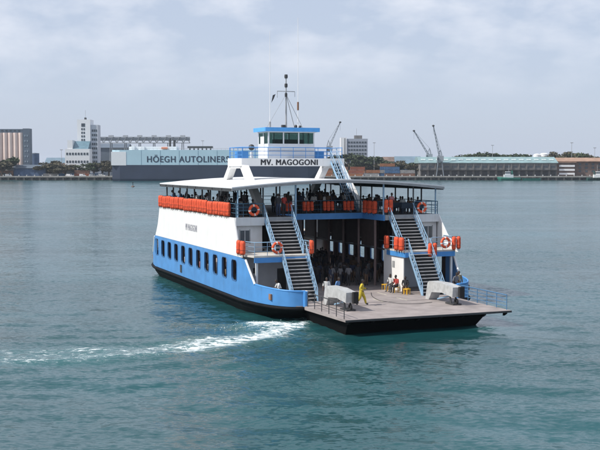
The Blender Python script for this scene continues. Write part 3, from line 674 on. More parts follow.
zs = MB()
for v in (6.6, 8.5, 10.4):
    u = -20.0
    while u < 6: zs.box(u, u+1.6, v-.05, v+.05, ZD+.003, ZD+.006); u += 3.2
zs.build('lane_marking', pm('faded_lane_paint', (.50, .47, .38), .8, var=.3), ferry)

# ---- blue side plating with real window openings
def rrect(cu, cz, w, h_, r, n=5):
    o = []
    for sx, sz, a0 in ((1, 1, 0), (-1, 1, 90), (-1, -1, 180), (1, -1, 270)):
        for i in range(n): a = R(a0+90*i/(n-1)); o.append((cu+sx*(w/2-r)+r*math.cos(a), cz+sz*(h_/2-r)+r*math.sin(a)))
    return o
def rect_match(u0, u1, z0, z1, inner, cu, cz):
    o = []
    for a, b in inner:
        i = len(o); q, k = divmod(i, 5); cs = [(u1, z1), (u0, z1), (u0, z0), (u1, z0)][q]
        if k == 2: o.append(cs)
        else:
            if q == 0: p = (u1, b) if k < 2 else (a, z1)
            elif q == 1: p = (a, z1) if k < 2 else (u0, b)
            elif q == 2: p = (u0, b) if k < 2 else (a, z0)
            else: p = (a, z0) if k < 2 else (u1, b)
            o.append(p)
    return o
WINU = [-.02-2.37*i for i in range(11)]
fr_in, fr_out = rrect(0, 2.9, 1.17, 1.48, .24), rrect(0, 2.9, 1.27, 1.58, .28)
wf = MB(); n = len(fr_in)
for a, b in ((-.03, .10),):
    vs = [(p[0], a, p[1]) for p in fr_in]+[(p[0], a, p[1]) for p in fr_out]+[(p[0], b, p[1]) for p in fr_in]+[(p[0], b, p[1]) for p in fr_out]; fs = []
    for i in range(n):
        j = (i+1) % n; fs += [(i, j, n+j, n+i), (2*n+i, 3*n+i, 3*n+j, 2*n+j), (i, 2*n+i, 2*n+j, j), (n+i, n+j, 3*n+j, 3*n+i)]
    wf.add(vs, fs)
wf_me = wf.mesh('window_frame', pm('dull_blue_window_rim', (.05, .15, .33), .5))
for side in (0, 1):
    Y = (lambda y: y) if not side else (lambda y: 17-y)
    pl = MB()
    for cu in WINU:
        u0, u1 = cu-1.185, cu+1.185
        if cu == WINU[-1]: u0 = -24.6
        inn = rrect(cu, 2.9, 1.21, 1.52, .26); outr = rect_match(u0, u1, 1.0, ZB, inn, cu, 2.9); n = len(inn)
        vs = [(p[0], Y(0), p[1]) for p in inn]+[(p[0], Y(0), p[1]) for p in outr]+[(p[0], Y(.1), p[1]) for p in inn]+[(p[0], Y(.1), p[1]) for p in outr]
        pl.add(vs, [(i, (i+1) % n, n+(i+1) % n, n+i) for i in range(n)]+[(i, 2*n+i, 2*n+(i+1) % n, (i+1) % n) for i in range(n)], 0)
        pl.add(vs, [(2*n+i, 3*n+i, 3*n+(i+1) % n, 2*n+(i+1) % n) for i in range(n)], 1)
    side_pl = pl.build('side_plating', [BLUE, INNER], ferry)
    for cu in WINU:
        f = inst('window_frame', wf_me, side_pl, (cu, Y(0), 0))
        if side: f.scale = (1, -1, 1)
    us_ = MB().prism(([(0, ZP), (.22, 6.1), (.7, 5.1), (1.35, 4.3), (1.7, ZB+.004)] if not side else [(0, ZP), (.5, 6.1), (1.3, 5.25), (2.2, 4.65), (2.95, ZB+.004)])+[ (-24.4, ZB+.004), (-24.05, 4.3), (-23.4, 5.1), (-22.92, 6.1), (MU2, ZP)], 'y', Y(.015), Y(.095)).build('upper_side', WHITE, ferry)
    if not side: pd_side = us_
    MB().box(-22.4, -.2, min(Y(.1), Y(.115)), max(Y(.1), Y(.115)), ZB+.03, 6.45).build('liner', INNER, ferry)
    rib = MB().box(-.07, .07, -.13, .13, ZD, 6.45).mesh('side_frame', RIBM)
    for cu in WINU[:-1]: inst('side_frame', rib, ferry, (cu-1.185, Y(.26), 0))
    for end in (0, 1):
        U_ = (lambda u: u) if not end else (lambda u: MU2-u)
        us = [1.17, 1.7, 2.3, 2.8, 3.3, 3.7]+list(np.linspace(3.75, 7.35, 22)); bw = MB()
        def topz(u): return float(np.interp(u, [1.17, 2.3, 3.7, 7.35], [ZB, ZB-.15, 2.2, 2.02]))
        nn = len(us); rows = [[(U_(a), Y(fv(a)+d_), zz) for a in us for zz in (1.0, topz(a))] for d_ in (0, .1)]
        for vs_ in rows: bw.add(vs_, [(2*i_, 2*i_+2, 2*i_+3, 2*i_+1) for i_ in range(nn-1)], 0, True)
        bw.add(rows[0]+rows[1], [(2*i_+1, 2*i_+3, 2*nn+2*i_+3, 2*nn+2*i_+1) for i_ in range(nn-1)]+[(2*nn-2, 2*nn-1, 4*nn-1, 4*nn-2)], 0, False)
        bwo = bw.build('bow_bulwark', BLUE, ferry)
        MB().tube([(U_(u), Y(fv(u)+.03), topz(u)+.03) for u in (2.3, 2.8, 3.3, 3.7)], .09, 6).build('cut_edge_trim', WHITE, bwo)
        MB().tube([(U_(u), Y(fv(u)+.05), topz(u)+.02) for u in np.linspace(3.7, 7.35, 16)], .07, 6).build('bulwark_cap', BLUE2, bwo)
        MB().tube([(U_(7.35), Y(2.65), 1.0), (U_(7.35), Y(2.65), 2.04)], .16, 10).build('corner_post', BLUE2, bwo)
        MB().box(min(U_(5.35), U_(5.8)), max(U_(5.35), U_(5.8)), min(Y(fv(5.6)-.06), Y(fv(5.6)+.06)), max(Y(fv(5.6)-.06), Y(fv(5.6)+.06)), 1.35, 1.75).build('fairlead', RUST, bwo)
MB().box(-15.2, -14.7, -.05, .0, 1.3, 1.95).build('side_scupper', GREYD, ferry)
letters('MV MAGOGONI', 3.5, .55, LETTERG, pd_side, (-11.7, .008, 5.35), 0, .012, .004)

# ---- passenger deck, beams, columns under it
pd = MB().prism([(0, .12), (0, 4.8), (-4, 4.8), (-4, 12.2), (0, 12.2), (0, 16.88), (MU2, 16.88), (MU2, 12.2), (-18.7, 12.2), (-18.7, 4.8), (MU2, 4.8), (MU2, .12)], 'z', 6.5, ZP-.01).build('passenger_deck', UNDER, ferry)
MB().box(-3.99, -3.88, 4.82, 12.18, 6.26, ZP+.03).build('edge_beam', BLUE2, pd)
for v in (4.8, 12.1): MB().box(-3.85, .0, v, v+.1, 6.26, ZP+.03).build('edge_beam', BLUE2, pd)
MB().box(.005, .12, .1, 2.3, 6.12, ZP+.02).build('front_fascia', WHITE2, pd); MB().box(.005, .12, 14.7, 16.9, 6.12, ZP+.02).build('front_fascia', WHITE2, pd)
MB().box(.005, .1, 2.3, 4.8, 6.3, ZP+.015).build('stair_head_beam', GREY, pd); MB().box(.005, .1, 12.2, 14.7, 6.3, ZP+.015).build('stair_head_beam', GREY, pd)
pl_me = MB().tube([(0, 0, ZD), (0, 0, 6.5)], .11, 8).mesh('pillar', RIBM)
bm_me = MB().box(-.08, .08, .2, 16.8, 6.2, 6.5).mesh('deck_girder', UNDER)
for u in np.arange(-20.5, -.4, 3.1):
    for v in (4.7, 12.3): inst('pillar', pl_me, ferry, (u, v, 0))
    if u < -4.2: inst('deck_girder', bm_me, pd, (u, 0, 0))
# inner casing screens: slatted panels high up along both sides of the car lane
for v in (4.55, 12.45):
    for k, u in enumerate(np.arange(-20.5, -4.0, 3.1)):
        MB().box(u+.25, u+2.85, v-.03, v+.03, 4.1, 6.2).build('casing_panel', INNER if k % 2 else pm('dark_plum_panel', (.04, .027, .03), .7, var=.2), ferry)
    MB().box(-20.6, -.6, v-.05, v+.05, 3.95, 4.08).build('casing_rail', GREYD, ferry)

# ---- bow ends: landings, walls, stairs
def railing(pts, h_, mat, spacing=1.1, nr=3, r=.024, name='railing', mesh_mat=None):
    m_ = MB(); p3 = [Vector(p) for p in pts]
    for k in range(nr):
        z = h_*(k+1)/nr; m_.tube([p+Vector((0, 0, z)) for p in p3], r*1.25 if k == nr-1 else r*.8, 5)
    o = m_.build(name, mat, ferry)
    pme = MB().tube([(0, 0, 0), (0, 0, h_)], r, 5).mesh('post', mat)
    for a, b in zip(p3[:-1], p3[1:]):
        n_ = max(1, round((b-a).length/spacing))
        for i in range(n_+1):
            if i == n_ and b is not p3[-1]: continue
            inst('post', pme, o, a+(b-a)*i/n_)
    return o
def stairs(u0, z0, u1, z1, v0, v1, n, rail=RAIL, hand=.9, lattice=True):
    st = MB(); dz = z0-z1; du = u1-u0
    for v in (v0, v1-.07): st.prism([(u0-.05, z0+.02), (u0-.05, z0-.24), (u1-.12, z1), (u1+.12, z1+.02)], 'y', v, v+.07)
    s = st.build('staircase', rail, ferry)
    MB().prism([(u0-.05, z0-.20), (u0-.05, z0-.24), (u1-.20, z1+.01), (u1-.14, z1+.01)], 'y', v0+.075, v1-.075).build('gap_shade_sheet', GREYD, s)  # dark sheet added behind the open treads, standing in for shade in the gaps
    tm = MB().box(-.13, .13, v0+.08, v1-.08, -.06, 0).mesh('step', TREAD)
    for i in range(1, n): inst('step', tm, s, (u0+du*i/n, 0, z0-dz*i/n))
    for v in (v0+.03, v1-.03):
        hr_ = MB(); hr_.tube([(u0-.15, v, z0+hand), (u1, v, z1+hand), (u1+.08, v, z1+.1)], .035, 6); hr_.tube([(u0, v, z0+hand*.5), (u1, v, z1+hand*.5)], .022, 5)
        k = 5
        for i in range(k+1): hr_.tube([(u0+du*i/k, v, z0-dz*i/k), (u0+du*i/k, v, z0-dz*i/k+hand)], .026, 5)
        for i in range(k*2 if lattice else 0): hr_.tube([(u0+du*i/k/2, v, z0-dz*i/k/2+hand*.5), (u0+du*(i+1)/k/2, v, z0-dz*(i+1)/k/2+hand*.5*(1 if i % 2 else 1)-.0+hand*(.25 if i % 2 == 0 else -.25))], .014, 4)
        hr_.build('handrail', rail, s)
    return s
for end in (0, 1):
    U_ = (lambda u: u) if not end else (lambda u: MU2-u)
    for side in (0, 1):
        Y = (lambda y: y) if not side else (lambda y: 17-y)
        def bx(name, mat, u0, u1, v0, v1, z0, z1, par=ferry):
            return MB().box(min(U_(u0), U_(u1)), max(U_(u0), U_(u1)), min(Y(v0), Y(v1)), max(Y(v0), Y(v1)), z0, z1).build(name, mat, par)
        m_ = MB().prism([(U_(-.15), Y(.12)), (U_(1.9), Y(.14)), (U_(3.2), Y(.42)), (U_(3.2), Y(4.7)), (U_(-.15), Y(4.7))], 'z', 4.03, ZL)
        la = m_.build('landing', LAND, ferry)
        bx('edge_beam', BLUE2 if side else BLUE2, 3.13, 3.21, .45, 4.68, 3.66, 4.025, la); bx('edge_beam', BLUE2, .1, 3.12, 4.6, 4.69, 3.66, 4.025, la)
        wl = bx('wing_wall', WHITE2, -.35, -.25, .13, 2.25, ZL, 6.12)
        bx('window', WIN, -.26, -.23, .55, 1.25, 4.85, 5.75, wl); bx('window_mullion', WHITE2, -.24, -.215, .88, .92, 4.86, 5.74, wl)
        bx('window_frame', GREY, -.26, -.225, .47, .55, 4.77, 5.83, wl); bx('window_frame', GREY, -.26, -.225, 1.25, 1.33, 4.77, 5.83, wl)
        bx('wing_side_wall', WHITE2, -3.8, -.36, 2.2, 2.28, ZL, 6.45)
        lw = bx('casing_wall', WHITE2, .02, .1, .3, 4.55, ZD, 3.95); bx('door', GREYD, .1, .13, 3.3, 4.0, ZD+.1, 2.9, lw); bx('vent', GREYD, .1, .13, 1.4, 1.7, 2.6, 3.0, lw)
        cw_ = bx('casing_side', WHITE, -.6, 2.75, 4.5, 4.58, ZD, 3.95)
        bx('notice_board', GREY, .9, 1.3, 4.58, 4.60, 2.75, 3.25, cw_)
        bx('landing_post', WHITE2, 2.95, 3.1, .6, .75, ZD, 4.025)
        if end == 0:
            stairs(.06, ZP, 2.35, ZL, Y(2.3) if not side else Y(4.5), Y(4.5) if not side else Y(2.3), 11)
            stairs(3.2, ZL, 5.35, ZD, Y(2.5) if not side else Y(4.4), Y(4.4) if not side else Y(2.5), 13)
            railing([(.9, Y(.14), ZL), (1.9, Y(.2), ZL), (3.12, Y(.5), ZL), (3.12, Y(2.4), ZL)], .95, RAIL, .9)
            railing([(.05, Y(4.64), ZL), (3.12, Y(4.64), ZL)], .95, RAIL, 1.0)
    # passenger deck rails
    if end == 0:
        for v in (4.74, 12.26): railing([(-3.9, v, ZP), (-.02, v, ZP)], 1.02, RAILD, 1.3)
        railing([(-3.93, 4.8, ZP+.02), (-3.93, 12.2, ZP+.02)], 1.02, RAILD, 1.23)
        railing([(-.02, .2, ZP), (-.02, 2.25, ZP)], 1.02, RAILD, .5, 4); railing([(-.02, 14.75, ZP), (-.02, 16.8, ZP)], 1.02, RAILD, .5, 4)
for v in (.16, 16.84): railing([(MU2+.1, v, ZP), (-.05, v, ZP)], 1.02, RAILD, 1.9)
railing([(MU2+.1, .2, ZP), (MU2+.1, 4.6, ZP)], 1.02, RAILD, 1.1); railing([(MU2+.1, 12.4, ZP), (MU2+.1, 16.8, ZP)], 1.02, RAILD, 1.1)
railing([(-18.65, 4.9, ZP), (-18.65, 12.1, ZP)], 1.02, RAILD, 1.2)

# ---- roof over the passenger deck
RV = [-.25, 2.2, 4.8, 6.6, 7.6, 8.5, 9.4, 10.4, 11.8, 13.1, 14.8, 17.25]
def rz_(v): return 8.94+.54*(1-(abs(v-8.5)/8.75)**1.7)
RU = [.3, -6.0, -9.2, -21.4]
rf = MB()
for a, b in zip(RU[:-1], RU[1:]):
    for c, d in zip(RV[:-1], RV[1:]):
        if (a, c) == (-6.0, 11.8): continue
        rf.hexa([(a, c, rz_(c)-.09), (b, c, rz_(c)-.09), (b, d, rz_(d)-.09), (a, d, rz_(d)-.09)], [(a, c, rz_(c)), (b, c, rz_(c)), (b, d, rz_(d)), (a, d, rz_(d))])
roof = rf.build('roof', ROOFW, ferry)
for u0, mt in ((.22, GREY), (-21.4, GREYD)):
    fa = MB()
    for c, d in zip(RV[:-1], RV[1:]):
        fa.hexa([(u0, c, rz_(c)-.27), (u0+.07, c, rz_(c)-.27), (u0+.07, d, rz_(d)-.27), (u0, d, rz_(d)-.27)], [(u0, c, rz_(c)-.1), (u0+.07, c, rz_(c)-.1), (u0+.07, d, rz_(d)-.1), (u0, d, rz_(d)-.1)])
    fa.build('fascia', mt, roof)
for v in (-.22, 17.15): MB().box(-21.3, .2, v, v+.07, 8.62, 8.845).build('eave_beam', GREYD, roof)
rb = MB()
for c, d in zip(RV[:-1], RV[1:]): rb.hexa([(-.05, c, rz_(c)-.26), (.05, c, rz_(c)-.26), (.05, d, rz_(d)-.26), (-.05, d, rz_(d)-.26)], [(-.05, c, rz_(c)-.1), (.05, c, rz_(c)-.1), (.05, d, rz_(d)-.1), (-.05, d, rz_(d)-.1)])
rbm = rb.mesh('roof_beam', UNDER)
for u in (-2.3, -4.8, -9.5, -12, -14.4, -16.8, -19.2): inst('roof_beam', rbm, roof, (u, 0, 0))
def colm(v, r_, mt): return MB().tube([(0, 0, ZP-.01), (0, 0, rz_(v)-.1)], r_, 7).mesh('column', mt)
cme, cmi, cml = colm(.3, .065, GREYD), colm(4.8, .065, GREYD), colm(.3, .06, RAIL)
for i in range(10):
    for v in (.32, 16.68): inst('column', cml if i == 0 else cme, roof, (-.12-2.32*i, v, 0))
for u in (-.12, -4.3, -8.0, -11.6, -15.2, -18.8): 
    for v in (4.86, 12.14): inst('column', colm(4.8, .075, RAIL) if u == -.12 else cmi, roof, (u, v, 0))
for v in (2.28, 14.72): inst('column', colm(2.2, .06, GREYD), roof, (-.12, v, 0))
for v in (6.6, 8.5, 10.4): inst('column', colm(7, .06, GREYD), roof, (-18.4, v, 0))

# ---- bridge platform on splayed legs
bp_ = MB().box(-13.5, -9.98, 3.9, 13.1, 10.72, 11.08).build('bridge_platform', WHITE2, ferry)
MB().box(-9.975, -9.85, 3.85, 13.15, 10.48, 11.14).build('name_board', WHITE, bp_); MB().box(-13.5, -9.98, 3.80, 3.895, 10.48, 11.14).build('side_board', WHITE, bp_); MB().box(-13.5, -9.98, 13.105, 13.2, 10.48, 11.14).build('side_board', WHITE, bp_)
letters('MV. MAGOGONI', 5.1, .47, LETTER, bp_, (-9.835, 8.1, 10.80), math.pi/2, .028, .008)
for v in (3.9, 12.55):
    for s_, ut in ((1, -10.0), (-1, -13.45)):
        ub, zb_ = ut+s_*5.0, ZP; w0, w1 = .85, 1.05
        MB().hexa([(ub, v, zb_), (ub-s_*w1, v, zb_), (ub-s_*w1, v+.55, zb_), (ub, v+.55, zb_)], [(ut, v, 10.72), (ut-s_*w0, v, 10.72), (ut-s_*w0, v+.55, 10.72), (ut, v+.55, 10.72)]).build('leg', WHITE, bp_)
    MB().box(-13.4, -10.1, v, v+.55, 10.3, 10.715).build('leg_header', WHITE, bp_)
railing([(-13.45, 3.95, 11.08), (-10.0, 3.95, 11.08), (-10.0, 11.9, 11.08)], .98, BLUE2, 1.1, 3, .026); railing([(-10.0, 13.0, 11.08), (-13.4, 13.0, 11.08), (-13.4, 4.0, 11.08)], .98, BLUE2, 1.1, 3, .026)
stairs(-9.9, 11.05, -5.6, ZP, 11.85, 12.5, 16, lattice=False)
wh_ = MB()
FR = [(-10.4, 6.4), (-10.4, 10.6), (-13.0, 10.6), (-13.0, 6.4)]
wh_.prism(FR, 'z', 11.08, 12.38); wh_.prism([(-10.36, 6.36), (-10.36, 10.64), (-13.04, 10.64), (-13.04, 6.36)], 'z', 13.32, 13.46)
pil = [(-10.5, 6.4), (-10.5, 7.72), (-10.5, 9.1), (-10.5, 10.5), (-11.7, 6.4), (-12.95, 6.4), (-11.7, 10.5), (-12.95, 10.5), (-12.95, 7.75), (-12.95, 9.15)]
for u, v in pil: wh_.box(u-.05, u+.09, v, v+.11, 12.38, 13.32)
WH = pm('wheelhouse_white_paint', (.70, .72, .75), .4, var=.05)
wheel = wh_.build('wheelhouse', WH, ferry)
for a, b in ((6.52, 7.71), (7.84, 9.09), (9.22, 10.49)): MB().box(-10.46, -10.44, a, b, 12.4, 13.3).build('window_pane', GLASS, wheel); MB().box(-12.97, -12.95, a, b, 12.4, 13.3).build('window_pane', GLASS, wheel)
for v in (6.42, 10.56):
    for a, b in ((-11.6, -10.56), (-12.85, -11.76)): MB().box(a, b, v, v+.02, 12.4, 13.3).build('window_pane', GLASS, wheel)
MB().prism([(-10.12, 6.1), (-10.12, 10.9), (-13.2, 10.9), (-13.2, 6.1)], 'z', 13.47, 13.62).build('wheelhouse_roof', WH, wheel)
for a in ((-10.11, -10.05, 6.05, 10.95), (-13.2, -10.12, 6.03, 6.09), (-13.2, -10.12, 10.91, 10.97)): MB().box(*a, 13.4, 13.74).build('blue_fascia', pm('bright_blue_fascia', (.09, .36, .78), .4), wheel)
MB().box(-12.3, -11.4, 6.36, 6.395, 11.12, 13.0).build('door', WHITE, wheel); MB().box(-10.396, -10.37, 6.45, 10.55, 11.75, 11.80).build('belt_moulding', GREY, wheel)
MB().box(-11.6, -10.8, 7.2, 9.8, 12.38, 12.75).build('control_console', GREYD, wheel)
mast = MB().tube([(-11.2, 8.3, 13.6), (-11.2, 8.3, 15.5), (-11.2, 8.3, 18.0)], [.09, .07, .05], 8).build('mast', GREY, ferry)
MB().tube([(-11.2, 7.5, 16.85), (-11.2, 9.1, 16.85)], .035, 6).build('crossarm', GREY, mast); MB().tube([(-11.2, 7.5, 16.85), (-11.2, 7.5, 16.3)], .02, 5).tube([(-11.2, 9.1, 16.85), (-11.2, 9.1, 16.4)], .02, 5).build('halyard', GREY, mast)
for z, r_ in ((18.12, .13), (17.35, .12), (16.55, .10)): MB().lathe([(r_, -.16), (r_*1.15, 0), (r_, .16)], (-11.2, 8.3, z), 10).build('navigation_lamp', GREYD, mast)
MB().tube([(-11.2, 8.3, 16.6), (-11.9, 9.4, 13.6)], .03, 5).tube([(-11.2, 8.3, 16.6), (-11.2, 9.9, 13.62)], .022, 5).tube([(-11.2, 8.3, 16.6), (-11.9, 6.7, 13.62)], .012, 4).build('stay', GREY, mast)
MB().add([(-11.2, 7.35, 16.6), (-11.25, 7.2, 16.2), (-11.15, 6.95, 15.85), (-11.2, 7.1, 16.5)], [(0, 1, 2, 3)]).add([(-11.22, 7.35, 16.6), (-11.27, 7.2, 16.2), (-11.17, 6.95, 15.85), (-11.22, 7.1, 16.5)], [(3, 2, 1, 0)]).build('flag', GREYD, mast)
MB().box(-11.35, -11.05, 7.9, 8.2, 13.6, 14.0).box(-11.1, -10.9, 8.5, 9.2, 13.62, 13.78).build('horn', GREYD, mast); MB().ball((-10.6, 8.95, 13.85), .16).ball((-10.6, 9.35, 13.82), .14).build('searchlight', GREYD, mast)
for v, zt_, u in ((7.2, 22.0, -12.2), (9.55, 23.2, -11.6)):
    an = MB().tube([(u, v, 13.6), (u, v, 15.2), (u, v, zt_)], [.045, .03, .02], 6).build('whip_antenna', FWHITE, ferry); MB().lathe([(.09, 0), (.09, .7)], (u, v, 13.6 if v < 8 else 15.3), 8).build('antenna_base', GREY if v < 8 else RUST, an)
sd = MB().lathe([(.16, 0), (.12, .6)], (-10.4, 4.9, 11.08), 8).build('deck_searchlight', WHITE2, ferry); MB().ball((-10.4, 4.9, 12.05), .26, 12, 8).build('lamp_drum', GREYD, sd)
MB().box(-12.8, -12.1, 4.2, 5.2, 11.09, 11.75).build('deck_locker', BLUE2, ferry); MB().box(-12.8, -12.1, 11.4, 12.2, 11.09, 11.8).build('deck_locker', BLUE2, ferry)

# ---- ramps
rp = MB().prism([(7.42, .80), (7.42, ZD-.01), (14.16, ZD-.02), (14.16, .90)], 'y', 2.55, 14.45).build('bow_ramp', DECK, ferry)
for v in np.linspace(2.9, 14.1, 8): MB().prism([(13.8, .66), (13.8, .86), (14.1, .89), (14.1, .82)], 'y', v-.08, v+.08).build('ramp_girder', BLACK, rp)
MB().tube([(7.39, 2.6, .92), (7.39, 14.4, .92)], .1, 8).build('hinge', GREYD, rp)
MB().box(14.16, 14.22, 2.55, 14.45, .9, 1.02).build('lip', GREYD, rp)
railing([(7.7, 2.68, ZD-.01), (13.7, 2.68, ZD-.02)], .95, GREYD, 1.2, 2, .03); railing([(7.7, 14.32, ZD-.01), (13.8, 14.32, ZD-.02)], .98, pm('mid_blue_rail_paint', (.07, .18, .33), .5), 1.2, 4, .03)
MB().prism([(-30.1, .9), (-30.35, .95), (-31.6, 6.4), (-31.4, 6.4)], 'y', 2.6, 14.4).build('stern_ramp', GREYD, ferry)
for v in (4.15, 12.05):
    ar = MB().prism([(6.85, ZD), (7.35, ZD), (7.75, 1.62), (9.2, 1.74), (10.65, 1.58), (10.72, 2.26), (9.2, 2.40), (7.35, 2.36), (7.15, 2.2)], 'y', v, v+.75).build('ramp_arm', ARMM, ferry)
    MB().box(10.73, 10.95, v+.42, v+.78, 1.55, 2.3).build('end_buffer', RUBBER, ar)
    for dv in (.12, .55): MB().tube([(10.1, v+dv, 1.65), (10.3, v+dv, ZD+.02)], .07, 8).build('hydraulic_leg', GREYD, ar)
    MB().torus((10.55, v+.37, ZD+.22), .15, .08, 'y', 12, 6).build('roller', RUBBER, ar); MB().box(9.6, 10.7, v+.05, v+.7, ZD, ZD+.09).build('foot_plate', GREYD, ar)
    MB().tube([(8.0, v+.37, ZD+.1), (10.0, v+.37, 1.62)], .06, 8).build('ram', RAIL, ar)
# benches bolted to the passenger deck
bn = MB(); bn.box(-.2, .2, -1.0, 1.0, .42, .46); bn.box(-.24, -.2, -1.0, 1.0, .46, .85)
for y in (-.85, .85): bn.box(-.18, .18, y-.03, y+.03, 0, .42)
bn = bn.mesh('bench', pm('dark_blue_bench', (.03, .05, .08), .6))
BEN = [(u, v) for v in (1.5, 15.5) for u in np.arange(-20.5, -1.5, 1.55)]
for u, v in BEN: inst('bench', bn, ferry, (u, v, ZP-.01), math.pi if u > -11 else 0)

# ================================================================== THINGS ON THE FERRY
def onship(o, u, v, z, a=0):
    p = FM @ Vector((u, v, z)); o.location = p; o.rotation_euler = (0, 0, FROT+a); return o
def jacket_mesh(name, cols, w, h_, th=.24):
    m_ = MB(); cw = w/cols; r_ = random.Random(cols*7+int(h_*10))
    for c in range(cols):
        x = -w/2+cw*(c+.5)
        hh = h_*r_.uniform(.93, 1.04); tl = r_.uniform(-.035, .035); dy = r_.uniform(-.05, .05); pts = []; rr = []
        for f_, q in ((0, .45), (.05, .80), (.16, .96), (.32, .90), (.5, .99), (.68, .91), (.84, .97), (.95, .82), (1, .45)): pts.append((x+tl*(f_-.5), dy, -hh+hh*f_)); rr.append(q*cw*.49)
        m_.tube(pts, rr, 8)
        m_.tube([(x+tl*-.18, dy, -hh*.68-.012), (x+tl*-.18, dy, -hh*.68+.012)], cw*.455, 8, 1)
        for d in (-.1, .12): m_.tube([(x+cw*d, -.02, -hh+.05), (x+cw*d*1.3, -.05, -hh-r_.uniform(.06, .2))], .014, 4, 1)
    m_.tube([(-w/2, .05, .0), (w/2, .05, .0)], .02, 5, 1)
    return m_.mesh(name, [ORANGE, STRAP])
JM = {3: jacket_mesh('life_jacket_bundle', 4, 1.30, 1.05), 2: jacket_mesh('life_jacket_bundle', 2, .72, .98), 5: jacket_mesh('life_jacket_bundle', 3, .95, .78)}
def jackets(k, u, v, z, a, label, group=None): tag(onship(inst('life_jacket_bundle', JM[k]), u, v, z, a), label, 'life jackets', group)
GR = 'life jacket bundles hung along the long side rail'
for i in range(15):
    jackets(3, -22.0+i*1.45+rng.uniform(-.04, .04), .0+rng.uniform(-.02, .02), ZP+1.06+rng.uniform(-.03, .03), 0, 'orange life jacket bundle on the long white side, %s from the far end' % ORD[i], GR)
jackets(2, 1.15, -.03, ZL+1.0, .05, 'orange life jackets on left landing rail, nearer the white side', 'life jackets on the left landing')
jackets(2, 1.95, .0, ZL+1.0, .12, 'orange life jackets on left landing rail, nearer the bow', 'life jackets on the left landing')
jackets(2, 3.0, 4.85, ZL+1.0, 0, 'orange life jackets at the top of the left lower stairs', None)
for i, u in enumerate((-3.2, -2.35, -1.45)): jackets(2, u, 12.02, ZP+1.05, 0, 'bright orange life jackets on upper deck rail left of right stairs, %s from the left' % ORD[i], 'sunlit life jackets on the right wing rail')
for i, v in enumerate((5.5, 7.3, 9.05, 10.8)): jackets(5, -3.72, v, ZP+1.0, math.pi/2, 'shaded red life jackets on the middle rail above the car lane, %s from the left' % ORD[i], 'shaded life jackets on the middle rail')
jackets(2, .35, 12.18, ZL+1.0, 0, 'orange life jackets on right landing side rail, left of the pair', None)
jackets(2, 2.05, 12.18, ZL+1.0, 0, 'orange life jackets on right landing side rail, left of the touching pair', 'touching pair on the right landing')
jackets(2, 2.85, 12.18, ZL+1.0, 0, 'orange life jackets on right landing side rail, right of the touching pair', 'touching pair on the right landing')
jackets(2, 3.3, 16.6, ZL+1.0, math.pi/2, 'orange life jackets at the outer corner of the right landing', None)
jackets(2, 3.32, 14.55, ZL+.55, math.pi/2, 'orange life jackets hung low beside the right lower stairs', None)
jackets(2, .12, 12.45, ZP+1.2, math.pi/2, 'orange life jackets at the top of the right upper stairs', None)
bu_me = MB().torus((0, 0, 0), .34, .10, 'x', 24, 8, 0, lambda i: 1 if i % 6 == 0 else 0).mesh('life_buoy', [pm('orange_red_buoy', (.75, .10, .03), .5), pm('buoy_white_band', (.75, .72, .68), .5)])
for u, v, z, l in ((.12, 1.5, ZP+.55, 'orange life buoy on the upper deck rail, left wing'), (3.26, 2.15, ZL+.55, 'orange life buoy on the left landing beside the stairs'), (.12, 15.35, ZP+.55, 'orange life buoy on the upper deck rail, right wing'), (3.26, 15.7, ZL+.55, 'orange life buoy on the right landing front rail')):
    tag(onship(inst('life_buoy', bu_me), u, v, z), l, 'life buoy', 'life buoys')
# stools, hose and drums on the deck
def stool(u, v, a, label):
    e = onship(empty('yellow_stool'), u, v, ZD, a); tag(e, label, 'stool', 'yellow stools'); MB().box(-.2, .2, -.2, .2, .38, .43).build('seat', YELLOWP, e)
    lm = MB().tube([(0, 0, 0), (0, 0, .38)], .03, 6).mesh('leg', YELLOWP)
    for sx in (-.16, .16):
        for sy in (-.16, .16): inst('leg', lm, e, (sx, sy, 0))
for u, v, a, l in ((1.0, 11.75, .2, 'yellow stool farthest back beside the right casing wall'), (3.5, 12.2, 0, 'yellow stool at the foot of the right casing corner'), (4.3, 11.9, .4, 'yellow stool nearest the right lower stairs'), (2.0, 11.7, .1, 'yellow stool under the left seated person'), (2.85, 11.75, -.1, 'yellow stool under the right seated person')): stool(u, v, a, l)
ho = MB(); pts = [FM @ Vector((a, b, ZD+.03)) for a, b in ((2.4, 9.9), (4.5, 9.0), (6.6, 8.5), (7.3, 8.6), (8.6, 9.1), (9.2, 10.0), (9.0, 11.4))]
sm_ = []
for i in range(len(pts)-1):
    p0, p1, p2, p3 = pts[max(i-1, 0)], pts[i], pts[i+1], pts[min(i+2, len(pts)-1)]
    for k in range(6): t_ = k/6; sm_.append(.5*((2*p1)+(p2-p0)*t_+(2*p0-5*p1+4*p2-p3)*t_*t_+(3*p1-p0-3*p2+p3)*t_**3))
tag(ho.tube(sm_+[pts[-1]], .018, 6).build('deck_hose', GREYD), 'thin dark hose curling across the ramp deck', 'hose')
dr = onship(empty('steel_drum'), 5.9, 3.1, ZD); tag(dr, 'white and dark drum behind the left blue bulwark', 'drum'); MB().lathe([(.28, 0), (.28, .85)], (0, 0, 0), 14).build('body', FWHITE, dr); MB().torus((0, 0, .45), .285, .02, 'z', 16, 5).build('hoop', GREYD, dr)

